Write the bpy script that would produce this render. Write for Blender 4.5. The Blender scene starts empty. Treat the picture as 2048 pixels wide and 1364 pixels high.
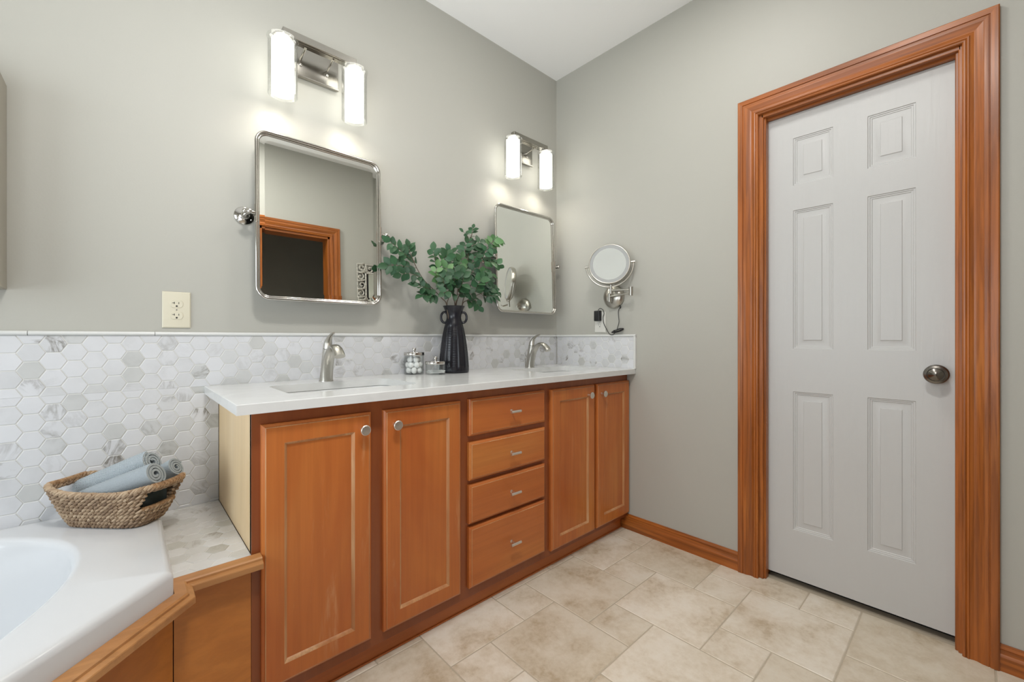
import bpy, bmesh, math, random
from mathutils import Vector, Matrix, noise
C = bpy.context.scene.collection
SC = bpy.context.scene
R = math.radians
PI = math.pi

# ------------------------------------------------------------------ camera
CAM = Vector((-2.0901, -1.8436, 1.07))
AZ = R(47.4016)
FPX, CY = 844.95, 676.23
FW = Vector((math.cos(AZ), math.sin(AZ), 0))
RT = Vector((math.sin(AZ), -math.cos(AZ), 0))
cam_d = bpy.data.cameras.new('camera')
cam = bpy.data.objects.new('camera', cam_d)
C.objects.link(cam)
cam.location = CAM
cam.rotation_euler = (R(90), 0, AZ - R(90))
cam_d.sensor_width = 36
cam_d.lens = FPX / 2048 * 36
cam_d.shift_y = -(682 - CY) / 2048
cam_d.clip_start = 0.02
SC.camera = cam

# ------------------------------------------------------------------ world, exposure
SC.view_settings.view_transform = 'Standard'
SC.view_settings.look = 'None'
SC.view_settings.gamma = 1
SC.view_settings.use_curve_mapping = False
SC.view_settings.exposure = 0.13
w = bpy.data.worlds.new('sky')
SC.world = w
w.use_nodes = True
bg = w.node_tree.nodes['Background']
bg.inputs[0].default_value = (0.80, 0.90, 1.0, 1)
bg.inputs[1].default_value = 0.4

H = 2.756          # ceiling
XL = -3.55         # left wall
YF = -2.15         # wall behind the camera
TD = 0.487         # tiled ledge beside the tub
TZ = 0.540         # tub rim


def area_light(name, loc, rot, sx, sy, power, color, shape='RECTANGLE', parent=None, spread=180):
    l = bpy.data.lights.new(name, 'AREA')
    l.shape = shape
    l.size = sx
    l.size_y = sy
    l.energy = power
    l.color = color
    l.spread = R(spread)
    o = bpy.data.objects.new(name, l)
    C.objects.link(o)
    o.location = loc
    o.rotation_euler = rot
    if parent:
        o.parent = parent
    return o


# fill light standing in for daylight at the unseen tub window (left wall)
area_light('window_fill_light', (XL - 0.12, -1.0, 1.25), (0, R(-96), 0), 1.15, 1.45, 25, (0.87, 0.95, 1.0))
# added fill at the made-up window behind the camera, aimed up at the ceiling
area_light('window_fill_light', (-2.55, YF - 0.08, 1.02), (R(126), 0, R(-38)), 1.3, 1.4, 9.5, (0.95, 0.98, 1.0), spread=85)


# ------------------------------------------------------------------ pixel helpers (2048 x 1364 photo)
def ray(px, py):
    return FW + RT * ((px - 1024) / FPX) - Vector((0, 0, 1)) * ((py - CY) / FPX)


def at(px, py, ax, v):
    d = ray(px, py)
    return CAM + d * ((v - CAM[ax]) / d[ax])


# ------------------------------------------------------------------ mesh building
class MB:
    def __init__(s):
        s.v, s.f, s.m, s.c = [], [], [], []

    def add(s, vs, fs, m=0, col=None):
        b = len(s.v)
        s.v += [Vector(p) for p in vs]
        for f in fs:
            s.f.append([i + b for i in f])
            s.m.append(m)
            s.c.append(col)

    def box(s, a, b, bev=0.0, seg=2, m=0, col=None):
        a, b = Vector(a), Vector(b)
        lo = Vector([min(a[i], b[i]) for i in range(3)])
        hi = Vector([max(a[i], b[i]) for i in range(3)])
        if bev <= 0:
            vs = [(x, y, z) for x in (lo.x, hi.x) for y in (lo.y, hi.y) for z in (lo.z, hi.z)]
            s.add(vs, [(0, 1, 3, 2), (4, 6, 7, 5), (0, 4, 5, 1), (2, 3, 7, 6), (0, 2, 6, 4), (1, 5, 7, 3)], m, col)
            return
        bm = bmesh.new()
        bmesh.ops.create_cube(bm, size=1)
        for v in bm.verts:
            v.co = Vector([(lo[i] + hi[i]) / 2 + v.co[i] * (hi[i] - lo[i]) for i in range(3)])
        bmesh.ops.bevel(bm, geom=list(bm.edges), offset=bev, segments=seg, affect='EDGES', profile=0.5)
        s.frombm(bm, m, col)

    def frombm(s, bm, m=0, col=None):
        bm.verts.index_update()
        s.add([v.co.copy() for v in bm.verts], [[v.index for v in f.verts] for f in bm.faces], m, col)
        bm.free()

    def loft(s, loops, closed=True, cap0=False, cap1=False, m=0, col=None, mats=None):
        n = len(loops[0])
        vs = [p for L in loops for p in L]
        b = len(s.v)
        s.v += [Vector(p) for p in vs]
        for k in range(len(loops) - 1):
            for i in range(n if closed else n - 1):
                j = (i + 1) % n
                s.f.append([b + k * n + i, b + k * n + j, b + (k + 1) * n + j, b + (k + 1) * n + i])
                s.m.append(mats[k] if mats else m)
                s.c.append(col)
        if cap0:
            s.f.append([b + i for i in range(n)][::-1]); s.m.append(mats[0] if mats else m); s.c.append(col)
        if cap1:
            s.f.append([b + (len(loops) - 1) * n + i for i in range(n)]); s.m.append(mats[-1] if mats else m); s.c.append(col)

    def tube(s, path, rad, n=10, closed=False, m=0, col=None, flat=None, up=None, twist=0):
        P = [Vector(p) for p in path]
        N = len(P)
        if not isinstance(rad, (list, tuple)):
            rad = [rad] * N
        T = []
        for i in range(N):
            if closed:
                t = P[(i + 1) % N] - P[i - 1]
            else:
                t = P[min(i + 1, N - 1)] - P[max(i - 1, 0)]
            T.append(t.normalized() if t.length > 1e-9 else Vector((0, 0, 1)))
        a = Vector(up) if up else (Vector((0, 0, 1)) if abs(T[0].z) < 0.9 else Vector((1, 0, 0)))
        loops = []
        for i in range(N):
            a = Vector(up) if up else a
            a = (a - T[i] * a.dot(T[i]))
            a.normalize()
            b = T[i].cross(a)
            r = rad[i]
            ra, rb = (r if isinstance(r, (tuple, list)) else (r, r))
            loops.append([P[i] + a * (ra * math.cos(2 * PI * k / n + twist)) + b * (rb * math.sin(2 * PI * k / n + twist)) for k in range(n)])
        if closed:
            loops.append(loops[0])
            s.loft(loops, True, False, False, m, col)
        else:
            s.loft(loops, True, True, True, m, col)

    def lathe(s, prof, c=(0, 0, 0), axis=(0, 0, 1), n=32, m=0, fn=None, cap0=False, cap1=False):
        c = Vector(c)
        ax = Vector(axis).normalized()
        u = ax.orthogonal().normalized()
        if abs(ax.z) > 0.99:
            u = Vector((1, 0, 0))
        w_ = ax.cross(u)
        loops = []
        for (r, z) in prof:
            L = []
            for k in range(n):
                a = 2 * PI * k / n
                rr = r * (fn(a, z) if fn else 1)
                L.append(c + ax * z + u * (rr * math.cos(a)) + w_ * (rr * math.sin(a)))
            loops.append(L)
        s.loft(loops, True, cap0, cap1, m)

    def sphere(s, c, r, sc=(1, 1, 1), n=12, k=8, m=0):
        c = Vector(c)
        loops = []
        for j in range(k + 1):
            t = PI * j / k
            rr = max(math.sin(t), 1e-4)
            loops.append([c + Vector((r * sc[0] * rr * math.cos(2 * PI * i / n), r * sc[1] * rr * math.sin(2 * PI * i / n), r * sc[2] * math.cos(t))) for i in range(n)])
        s.loft(loops, True, True, True, m)


ORG = {}


def world_org(o):
    p = Vector((0, 0, 0))
    while o:
        p += o.location
        o = o.parent
    return p


def obj(name, mb, mats, parent=None, smooth=35, merge=False, origin=None, rnd=None):
    """link one mesh object; vertices are given in world space"""
    me = bpy.data.meshes.new(name)
    off = world_org(parent) if parent else (Vector(origin) if origin else Vector((0, 0, 0)))
    loc = Vector((0, 0, 0))
    if parent is None and origin is None and mb.v:
        lo = Vector([min(v[i] for v in mb.v) for i in range(3)])
        hi = Vector([max(v[i] for v in mb.v) for i in range(3)])
        off = Vector(((lo.x + hi.x) / 2, (lo.y + hi.y) / 2, lo.z))
    me.from_pydata([tuple(v - off) for v in mb.v], [], mb.f)
    if not isinstance(mats, (list, tuple)):
        mats = [mats]
    for m in mats:
        me.materials.append(m)
    for p, k in zip(me.polygons, mb.m):
        p.material_index = k
    if rnd:
        at_ = me.color_attributes.new('rnd', 'FLOAT_COLOR', 'CORNER')
        for p, c in zip(me.polygons, mb.c):
            for li in p.loop_indices:
                at_.data[li].color = (*(c or (0.5, 0.5, 0.5)), 1)
    if merge or True:
        bm = bmesh.new()
        bm.from_mesh(me)
        if merge:
            bmesh.ops.remove_doubles(bm, verts=bm.verts, dist=1e-5)
        bmesh.ops.recalc_face_normals(bm, faces=bm.faces)
        bm.to_mesh(me)
        bm.free()
    if smooth:
        for p in me.polygons:
            p.use_smooth = True
        me.set_sharp_from_angle(angle=R(smooth))
    me.update()
    o = bpy.data.objects.new(name, me)
    C.objects.link(o)
    if parent:
        o.parent = parent
    else:
        o.location = off
    return o


def tag(o, label, cat=None, group=None, kind=None):
    o['label'] = label
    if cat:
        o['category'] = cat
    if group:
        o['group'] = group
    if kind:
        o['kind'] = kind
    return o


def thing(name, loc, label, cat, group=None):
    o = bpy.data.objects.new(name, None)
    o.empty_display_size = 0.05
    C.objects.link(o)
    o.location = loc
    return tag(o, label, cat, group)


def struct(o, label=None, cat='structure'):
    o['kind'] = 'structure'
    if label:
        o['label'] = label
        o['category'] = cat
    return o


def rrect(cx, cy, w_, h_, r, z, n=6):
    """rounded rectangle loop in the xy plane"""
    P = []
    for (sx, sy, a0) in ((1, 1, 0), (-1, 1, 90), (-1, -1, 180), (1, -1, 270)):
        for k in range(n + 1):
            a = R(a0 + 90 * k / n)
            P.append(Vector((cx + sx * (w_ / 2 - r) + r * math.cos(a), cy + sy * (h_ / 2 - r) + r * math.sin(a), z)))
    return P


def fill_with_holes(mb, outer, holes, m=0, up=Vector((0, 0, 1))):
    bm = bmesh.new()
    E = []
    for L in [outer] + holes:
        vs = [bm.verts.new(p) for p in L]
        for i in range(len(vs)):
            E.append(bm.edges.new((vs[i], vs[(i + 1) % len(vs)])))
    bmesh.ops.triangle_fill(bm, edges=E, use_beauty=True, use_dissolve=False, normal=up)
    mb.frombm(bm, m)


def sweep(mb, prof, path, nrm, closed=False, m=0, ends=None, mats=None, cap=True):
    """mitred moulding; prof = [(side, out)], path = planar polyline, side = nrm x tangent"""
    P = [Vector(p) for p in path]
    N = Vector(nrm).normalized()
    n = len(P)
    loops = []
    for i in range(n):
        t0 = (P[i] - P[i - 1]).normalized() if (i > 0 or closed) else None
        t1 = (P[(i + 1) % n] - P[i]).normalized() if (i < n - 1 or closed) else None
        if t0 is None:
            t0 = t1
        if t1 is None:
            t1 = t0
        s0, s1 = N.cross(t0), N.cross(t1)
        S = (s0 + s1)
        S.normalize()
        S = S / max(S.dot(s0), 0.2)
        if ends and i == 0 and ends[0]:
            S = s0 + t0 * ends[0]
        if ends and i == n - 1 and ends[1]:
            S = s0 + t0 * ends[1]
        loops.append([P[i] + S * a + N * b for a, b in prof])
    if closed:
        loops.append(loops[0])
    mb.loft(loops, True, cap and not closed, cap and not closed, m, mats=mats)


def panelled(mb, org, U, V, Nn, us, vs, cells, loops, lm=None, thick=0.019, back=True):
    """flat board in plane (org,U,V), front normal Nn; us/vs = grid lines, cells[(i,j)] = sunk panels,
    loops = [(inset, height)], lm = material per band"""
    org, U, V, Nn = Vector(org), Vector(U), Vector(V), Vector(Nn)

    def P(u, v, h=0):
        return org + U * u + V * v + Nn * h
    for i in range(len(us) - 1):
        for j in range(len(vs) - 1):
            a, b, c, d = us[i], us[i + 1], vs[j], vs[j + 1]
            if (i, j) in cells:
                L = []
                for ins, h in loops:
                    L.append([P(a + ins, c + ins, h), P(b - ins, c + ins, h), P(b - ins, d - ins, h), P(a + ins, d - ins, h)])
                mb.loft(L, True, False, True, 0, mats=lm)
            else:
                mb.add([P(a, c), P(b, c), P(b, d), P(a, d)], [(0, 1, 2, 3)])


# ------------------------------------------------------------------ materials
def mat(name, col=(0.8, 0.8, 0.8), rough=0.5, metal=0.0, spec=0.5, **kw):
    m = bpy.data.materials.new(name)
    m.use_nodes = True
    p = m.node_tree.nodes['Principled BSDF']
    p.inputs['Base Color'].default_value = (*col, 1)
    p.inputs['Roughness'].default_value = rough
    p.inputs['Metallic'].default_value = metal
    p.inputs['Specular IOR Level'].default_value = spec
    for k, v in kw.items():
        p.inputs[k].default_value = v
    return m


class NT:
    def __init__(s, m):
        s.t = m.node_tree
        s.p = s.t.nodes.get('Principled BSDF')
        s.o = s.t.nodes.get('Material Output')

    def n(s, typ, ins=None, **kw):
        x = s.t.nodes.new(typ)
        for k, v in kw.items():
            setattr(x, k, v)
        for k, v in (ins or {}).items():
            if isinstance(v, bpy.types.NodeSocket):
                s.t.links.new(v, x.inputs[k])
            else:
                x.inputs[k].default_value = v
        return x

    def link(s, a, b):
        s.t.links.new(a, b)

    def math(s, op, a, b=None, c=None, clamp=False):
        x = s.n('ShaderNodeMath', operation=op, use_clamp=clamp)
        for i, v in enumerate((a, b, c)):
            if v is None:
                continue
            if isinstance(v, bpy.types.NodeSocket):
                s.t.links.new(v, x.inputs[i])
            else:
                x.inputs[i].default_value = v
        return x.outputs[0]

    def ramp(s, fac, stops, interp='LINEAR'):
        x = s.n('ShaderNodeValToRGB')
        x.color_ramp.interpolation = interp
        e = x.color_ramp.elements
        while len(e) < len(stops):
            e.new(0.5)
        for k, (pos, col) in enumerate(stops):
            e[k].position = pos
            e[k].color = (*col, 1) if len(col) == 3 else col
        s.t.links.new(fac, x.inputs[0])
        return x.outputs[0]

    def mix(s, fac, a, b, blend='MIX'):
        x = s.n('ShaderNodeMix', data_type='RGBA', blend_type=blend)
        for i, v in ((0, fac), (6, a), (7, b)):
            if isinstance(v, bpy.types.NodeSocket):
                s.t.links.new(v, x.inputs[i])
            else:
                x.inputs[i].default_value = v if i == 0 else (*v, 1)
        return x.outputs[2]

    def noise(s, vec, scale, detail=4, rough=0.5, dist=0.0):
        return s.n('ShaderNodeTexNoise', {'Vector': vec, 'Scale': scale, 'Detail': detail, 'Roughness': rough, 'Distortion': dist}).outputs['Fac']

    def obj(s, sc=(1, 1, 1), loc=(0, 0, 0)):
        g = s.n('ShaderNodeNewGeometry')
        mp = s.n('ShaderNodeMapping', {'Vector': g.outputs['Position'], 'Scale': sc, 'Location': loc})
        return mp.outputs[0]

    def bump(s, h, strength=0.2, dist=0.01):
        b = s.n('ShaderNodeBump', {'Height': h, 'Strength': strength, 'Distance': dist})
        s.link(b.outputs[0], s.p.inputs['Normal'])


def paint(name, col, rough=0.55, bump=0.04):
    m = mat(name, col, rough, 0, 0.4)
    t = NT(m)
    n = t.noise(t.obj(), 180, 3)
    t.bump(n, bump, 0.004)
    n2 = t.noise(t.obj(), 1.3, 2)
    t.link(t.mix(n2, [c * 0.97 for c in col], [min(1, c * 1.03) for c in col]), t.p.inputs['Base Color'])
    return m


def wood(name, a, b, c, axis, rough=0.38, scale=1.0, blotch=0.5, fine=70, seed=0.0, coat=0.12, bump=0.03):
    """grain along world axis 0/1/2 (or a direction angle given as ('d',deg))"""
    m = mat(name, a, rough, 0, 0.45)
    t = NT(m)
    sc = [fine * scale] * 3
    sb = [5 * scale] * 3
    if isinstance(axis, int):
        sc[axis] = 2.2 * scale
        sb[axis] = 1.3 * scale
        v = t.obj(sc, (seed, seed * 1.7, seed * 2.3))
        vb = t.obj(sb, (seed * 3.1, seed, seed))
    else:
        g = t.n('ShaderNodeNewGeometry')
        rot = t.n('ShaderNodeVectorRotate', {'Vector': g.outputs['Position'], 'Angle': R(-axis[1])}, rotation_type='Z_AXIS').outputs[0]
        v = t.n('ShaderNodeMapping', {'Vector': rot, 'Scale': (2.2, fine, fine)}).outputs[0]
        vb = t.n('ShaderNodeMapping', {'Vector': rot, 'Scale': (1.3, 5, 5)}).outputs[0]
    g1 = t.noise(v, 1.0, 5, 0.6, 0.4)
    g2 = t.noise(vb, 1.0, 3, 0.55, 0.8)
    base = t.ramp(g2, [(0.3, a), (0.55, b), (0.75, c)])
    dark = [x * 0.62 for x in a]
    f = t.ramp(g1, [(0.38, (1, 1, 1)), (0.60, (0, 0, 0))])
    fm = t.math('MULTIPLY', f, blotch)
    col = t.mix(fm, base, dark)
    t.link(col, t.p.inputs['Base Color'])
    t.p.inputs['Coat Weight'].default_value = coat
    t.p.inputs['Coat Roughness'].default_value = 0.2
    t.bump(g1, bump, 0.003)
    return m


def metal(name, col, rough, aniso=0.0):
    m = mat(name, col, rough, 1.0)
    return m


def thin_glass(name, tint=(1, 1, 1), refl=0.5):
    m = bpy.data.materials.new(name)
    m.use_nodes = True
    t = m.node_tree
    t.nodes.remove(t.nodes['Principled BSDF'])
    o = t.nodes['Material Output']
    tr = t.nodes.new('ShaderNodeBsdfTransparent')
    tr.inputs[0].default_value = (*tint, 1)
    gl = t.nodes.new('ShaderNodeBsdfGlossy')
    gl.inputs['Roughness'].default_value = 0.03
    lw = t.nodes.new('ShaderNodeLayerWeight')
    lw.inputs[0].default_value = 0.5
    pw = t.nodes.new('ShaderNodeMath')
    pw.operation = 'POWER'
    t.links.new(lw.outputs['Facing'], pw.inputs[0])
    pw.inputs[1].default_value = 2.2
    ma = t.nodes.new('ShaderNodeMath')
    ma.operation = 'MULTIPLY_ADD'
    t.links.new(pw.outputs[0], ma.inputs[0])
    ma.inputs[1].default_value = refl
    ma.inputs[2].default_value = 0.03
    mx = t.nodes.new('ShaderNodeMixShader')
    t.links.new(ma.outputs[0], mx.inputs[0])
    t.links.new(tr.outputs[0], mx.inputs[1])
    t.links.new(gl.outputs[0], mx.inputs[2])
    t.links.new(mx.outputs[0], o.inputs[0])
    return m


WALL = paint('greige_wall_paint', (0.440, 0.432, 0.389), 0.5)
CEIL = paint('white_ceiling_paint', (0.90, 0.895, 0.88), 0.8, 0.08)
WHITE = mat('white_door_paint', (0.54, 0.54, 0.53), 0.38)
_t = NT(WHITE)
_g = _t.noise(_t.obj((75, 75, 2.6)), 1.0, 5, 0.6, 0.8)
_t.bump(_g, 0.20, 0.003)

OAK_A, OAK_B, OAK_C = (0.36, 0.098, 0.014), (0.42, 0.125, 0.019), (0.48, 0.165, 0.030)
OAK = [wood('stained_oak_%s' % 'xyz'[k], OAK_A, OAK_B, OAK_C, k, 0.36, 1.0, 0.95, 62, 3.0 + k) for k in range(3)]
CH_A, CH_B, CH_C = (0.46, 0.118, 0.025), (0.54, 0.163, 0.035), (0.61, 0.225, 0.052)
CHERRY = [wood('cinnamon_maple_%s' % 'xyz'[k], CH_A, CH_B, CH_C, k, 0.34, 0.8, 0.22, 60, 7.0 + k) for k in range(3)]
for m_ in (CHERRY[2],):
    t_ = NT(m_)
    src = t_.p.inputs['Base Color'].links[0].from_socket
    a_ = t_.noise(t_.obj((16, 16, 2.6), (4.4, 1.0, 2.7)), 1.0, 5, 0.62, 0.5)
    b_ = t_.noise(t_.obj((85, 85, 7)), 1.0, 3, 0.6)
    f_ = t_.math('MULTIPLY', t_.ramp(a_, [(0.60, (0, 0, 0)), (0.74, (1, 1, 1))]), t_.ramp(b_, [(0.40, (0.1, 0.1, 0.1)), (0.62, (1, 1, 1))]))
    t_.link(t_.mix(t_.math('MULTIPLY', f_, 0.55), src, (0.66, 0.36, 0.17)), t_.p.inputs['Base Color'])
CHERRY_DK = wood('cinnamon_maple_frame', (0.25, 0.062, 0.017), (0.29, 0.08, 0.022), (0.33, 0.10, 0.029), 2, 0.34, 0.8, 0.2, 60, 2.0)
WORN = wood('worn_finish_edge', (0.44, 0.17, 0.06), (0.54, 0.26, 0.11), (0.66, 0.41, 0.22), 2, 0.4, 2.0, 0.35, 60, 1.0)
SKIRT = wood('honey_maple_panel', (0.50, 0.165, 0.030), (0.57, 0.205, 0.038), (0.62, 0.25, 0.055), ('d', 20), 0.36, 1.0, 0.25, 40, 5.0)
LEDGE = wood('ledge_trim_wood', (0.40, 0.175, 0.058), (0.47, 0.22, 0.078), (0.52, 0.26, 0.10), 0, 0.32, 1.0, 0.35, 60, 5.0)
PALE = wood('pale_maple_side', (0.72, 0.52, 0.285), (0.78, 0.59, 0.355), (0.82, 0.645, 0.415), 2, 0.45, 0.7, 0.12, 60, 4.0, 0.05)

QUARTZ = mat('white_quartz', (0.74, 0.745, 0.735), 0.16)
_t = NT(QUARTZ)
_t.link(_t.ramp(_t.noise(_t.obj(), 6, 6, 0.6, 1.2), [(0.42, (0.655, 0.66, 0.65)), (0.55, (0.685, 0.69, 0.68))]), _t.p.inputs['Base Color'])
PORCELAIN = mat('white_porcelain', (0.74, 0.75, 0.745), 0.12)
ACRYLIC = mat('white_acrylic', (0.62, 0.63, 0.645), 0.14)
GROUT = paint('white_grout', (0.68, 0.675, 0.65), 0.8)
PENCIL = mat('white_marble_liner', (0.66, 0.665, 0.65), 0.25)
NICKEL = metal('brushed_nickel', (0.50, 0.48, 0.435), 0.28)
NICKEL_L = metal('satin_nickel_fixture', (0.36, 0.345, 0.31), 0.24)
PULL = metal('bright_nickel', (0.74, 0.71, 0.66), 0.36)
NICKEL_DK = metal('satin_nickel_dark', (0.20, 0.185, 0.165), 0.26)
CHROME = metal('polished_nickel', (0.56, 0.54, 0.505), 0.13)
MIRROR = metal('mirror_silver', (0.88, 0.90, 0.87), 0.0)
GLASS = thin_glass('clear_glass', (0.985, 0.99, 0.985), 0.6)
JAR = thin_glass('jar_glass', (0.97, 0.98, 0.975), 0.45)
BLACKP = mat('black_plastic', (0.012, 0.012, 0.013), 0.4)
SLOT = mat('dark_slot', (0.01, 0.01, 0.01), 0.6)
IVORY = mat('ivory_plastic', (0.66, 0.62, 0.49), 0.3)
WPLAST = mat('white_plastic', (0.68, 0.67, 0.62), 0.3)
VASE = mat('black_glazed_ceramic', (0.009, 0.009, 0.013), 0.26, 0, 0.42)
COTTON = mat('white_cotton', (0.85, 0.85, 0.84), 0.95)
FROST = mat('frosted_ring', (0.36, 0.37, 0.365), 0.6)
CARPET = mat('dark_carpet', (0.05, 0.045, 0.04), 0.95)
_t = NT(CARPET)
_n = _t.noise(_t.obj(), 260, 2)
_t.link(_t.ramp(_n, [(0.42, (0.025, 0.022, 0.02)), (0.62, (0.20, 0.17, 0.15))]), _t.p.inputs['Base Color'])
_t.bump(_n, 0.8, 0.01)

SHADE = bpy.data.materials.new('opal_glass_lit')
SHADE.use_nodes = True
_t = NT(SHADE)
_t.p.inputs['Base Color'].default_value = (0.9, 0.9, 0.88, 1)
_t.p.inputs['Emission Color'].default_value = (1.0, 0.97, 0.90, 1)
_t.p.inputs['Emission Strength'].default_value = 3.0


def marble(name, light, mid, dark, rough=0.28):
    m = mat(name, light, rough)
    t = NT(m)
    a = t.n('ShaderNodeVertexColor', layer_name='rnd')
    sep = t.n('ShaderNodeSeparateColor', {'Color': a.outputs[0]})
    r0, r1, r2 = sep.outputs
    g = t.n('ShaderNodeNewGeometry')
    off = t.n('ShaderNodeVectorMath', {0: a.outputs[0], 1: (37.0, 53.0, 71.0)}, operation='MULTIPLY')
    ps = t.n('ShaderNodeVectorMath', {0: g.outputs['Position'], 1: off.outputs[0]}, operation='ADD')
    ang = t.math('MULTIPLY', r2, 6.28)
    rv = t.n('ShaderNodeVectorRotate', {'Vector': ps.outputs[0], 'Angle': ang}, rotation_type='Y_AXIS').outputs[0]
    st = t.n('ShaderNodeMapping', {'Vector': rv, 'Scale': (1.0, 1.0, 2.6)}).outputs[0]
    n1 = t.noise(st, 10, 6, 0.62, 0.9)
    n2 = t.noise(ps.outputs[0], 9, 4, 0.6, 0.5)
    vein = t.math('ABSOLUTE', t.math('SUBTRACT', n1, 0.5))
    vein = t.math('SUBTRACT', 1.0, t.math('MULTIPLY', vein, 11.0), clamp=True)
    amt = t.math('POWER', r0, 5.0)
    vein = t.math('MULTIPLY', vein, t.math('MULTIPLY', amt, t.ramp(n2, [(0.45, (0, 0, 0)), (0.62, (1, 1, 1))])))
    cloud = t.math('MULTIPLY', t.ramp(n2, [(0.35, (0, 0, 0)), (0.7, (1, 1, 1))]), t.math('ADD', 0.25, t.math('MULTIPLY', r1, 0.6)))
    base = t.mix(cloud, light, mid)
    tone = t.ramp(r1, [(0.0, (1.03, 1.03, 1.04)), (0.8, (0.97, 0.97, 0.97)), (0.97, (0.86, 0.86, 0.83)), (1.0, (0.80, 0.79, 0.74))])
    base = t.mix(1.0, base, tone, 'MULTIPLY')
    t.link(t.mix(vein, base, dark), t.p.inputs['Base Color'])
    return m


MARBLE = marble('hexagon_marble', (0.65, 0.655, 0.67), (0.56, 0.565, 0.575), (0.14, 0.12, 0.09))
MARBLE_WARM = marble('ledge_marble', (0.68, 0.67, 0.655), (0.57, 0.55, 0.51), (0.34, 0.30, 0.25))

TILE = mat('travertine_tile', (0.5, 0.42, 0.31), 0.42, 0, 0.4)
_t = NT(TILE)
_a = _t.n('ShaderNodeVertexColor', layer_name='rnd')
_s = _t.n('ShaderNodeSeparateColor', {'Color': _a.outputs[0]})
_g = _t.n('ShaderNodeNewGeometry')
_o = _t.n('ShaderNodeVectorMath', {0: _a.outputs[0], 1: (31.0, 17.0, 43.0)}, operation='MULTIPLY')
_p = _t.n('ShaderNodeVectorMath', {0: _g.outputs['Position'], 1: _o.outputs[0]}, operation='ADD').outputs[0]
_n1 = _t.noise(_p, 5.5, 6, 0.62, 0.3)
_n2 = _t.noise(_p, 42, 5, 0.65, 0.2)
_mix = _t.math('ADD', _t.math('MULTIPLY', _n1, 0.72), _t.math('MULTIPLY', _n2, 0.28))
_c = _t.ramp(_mix, [(0.34, (0.47, 0.375, 0.255)), (0.45, (0.64, 0.56, 0.445)), (0.56, (0.73, 0.665, 0.56)), (0.70, (0.77, 0.72, 0.63))])
_tone = _t.ramp(_s.outputs[0], [(0, (0.90, 0.88, 0.84)), (0.5, (1.0, 1.0, 1.0)), (1, (1.07, 1.07, 1.08))])
_t.link(_t.mix(1.0, _c, _tone, 'MULTIPLY'), _t.p.inputs['Base Color'])
_t.bump(_n2, 0.25, 0.004)
FGROUT = paint('beige_floor_grout', (0.48, 0.415, 0.32), 0.85, 0.2)

LEAF = mat('green_leaf', (0.05, 0.16, 0.06), 0.45, 0, 0.4)
_t = NT(LEAF)
_a = _t.n('ShaderNodeVertexColor', layer_name='rnd')
_s = _t.n('ShaderNodeSeparateColor', {'Color': _a.outputs[0]})
_g = _t.n('ShaderNodeNewGeometry')
_front = _t.ramp(_s.outputs[0], [(0.0, (0.015, 0.050, 0.021)), (0.45, (0.031, 0.092, 0.036)), (0.8, (0.068, 0.165, 0.052)), (1.0, (0.17, 0.29, 0.13))])
_back = _t.mix(1.0, _front, (1.45, 1.4, 1.6), 'MULTIPLY')
_t.link(_t.mix(_g.outputs['Backfacing'], _front, _back), _t.p.inputs['Base Color'])
STEM = mat('brown_stem', (0.10, 0.07, 0.045), 0.7)
STEM_G = mat('green_stem', (0.09, 0.14, 0.06), 0.6)

WICK = mat('woven_wicker', (0.36, 0.24, 0.14), 0.65)
_t = NT(WICK)
_a = _t.n('ShaderNodeVertexColor', layer_name='rnd')
_s = _t.n('ShaderNodeSeparateColor', {'Color': _a.outputs[0]})
_n = _t.noise(_t.obj((160, 160, 160)), 1.0, 3)
_col = _t.ramp(_s.outputs[0], [(0, (0.17, 0.10, 0.055)), (0.5, (0.38, 0.26, 0.16)), (1, (0.56, 0.42, 0.28))])
_t.link(_t.mix(_n, _t.mix(1.0, _col, (0.75, 0.72, 0.7), 'MULTIPLY'), _col), _t.p.inputs['Base Color'])
_t.bump(_n, 0.3, 0.002)
WICK_H = mat('wrapped_handle', (0.36, 0.20, 0.09), 0.6)
_t = NT(WICK_H)
_n = _t.noise(_t.obj((120, 120, 120)), 1.0, 3)
_t.link(_t.ramp(_n, [(0.3, (0.22, 0.11, 0.045)), (0.7, (0.46, 0.28, 0.14))]), _t.p.inputs['Base Color'])
LINER = mat('dark_teal_cloth', (0.018, 0.028, 0.032), 0.85)


def terry(name, col, waffle):
    m = mat(name, col, 0.95, 0, 0.2)
    t = NT(m)
    if waffle:
        v = t.n('ShaderNodeTexCoord').outputs['UV']
        ck = t.n('ShaderNodeTexVoronoi', {'Vector': t.obj((260, 260, 260)), 'Scale': 1.0, 'Randomness': 0.15}).outputs[0]
        h = ck
    else:
        h = t.noise(t.obj(), 420, 4, 0.7)
    t.bump(h, 0.7, 0.006)
    n = t.noise(t.obj(), 300, 3)
    t.link(t.mix(n, [c * 0.85 for c in col], [c * 1.12 for c in col]), t.p.inputs['Base Color'])
    return m


TOWEL = terry('blue_grey_terry', (0.41, 0.455, 0.485), False)
TOWEL_W = terry('blue_grey_waffle', (0.42, 0.465, 0.495), True)
CARVED = mat('silvered_carving', (0.50, 0.48, 0.42), 0.45)
_t = NT(CARVED)
_t.link(_t.ramp(_t.noise(_t.obj(), 60, 4), [(0.35, (0.36, 0.34, 0.29)), (0.65, (0.62, 0.60, 0.54))]), _t.p.inputs['Base Color'])

rng = random.Random(11)

# ================================================================== ROOM SHELL
DY0, DY1, DZ = -1.2105, -1.8195, 2.058        # closet door opening in the right wall
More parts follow.
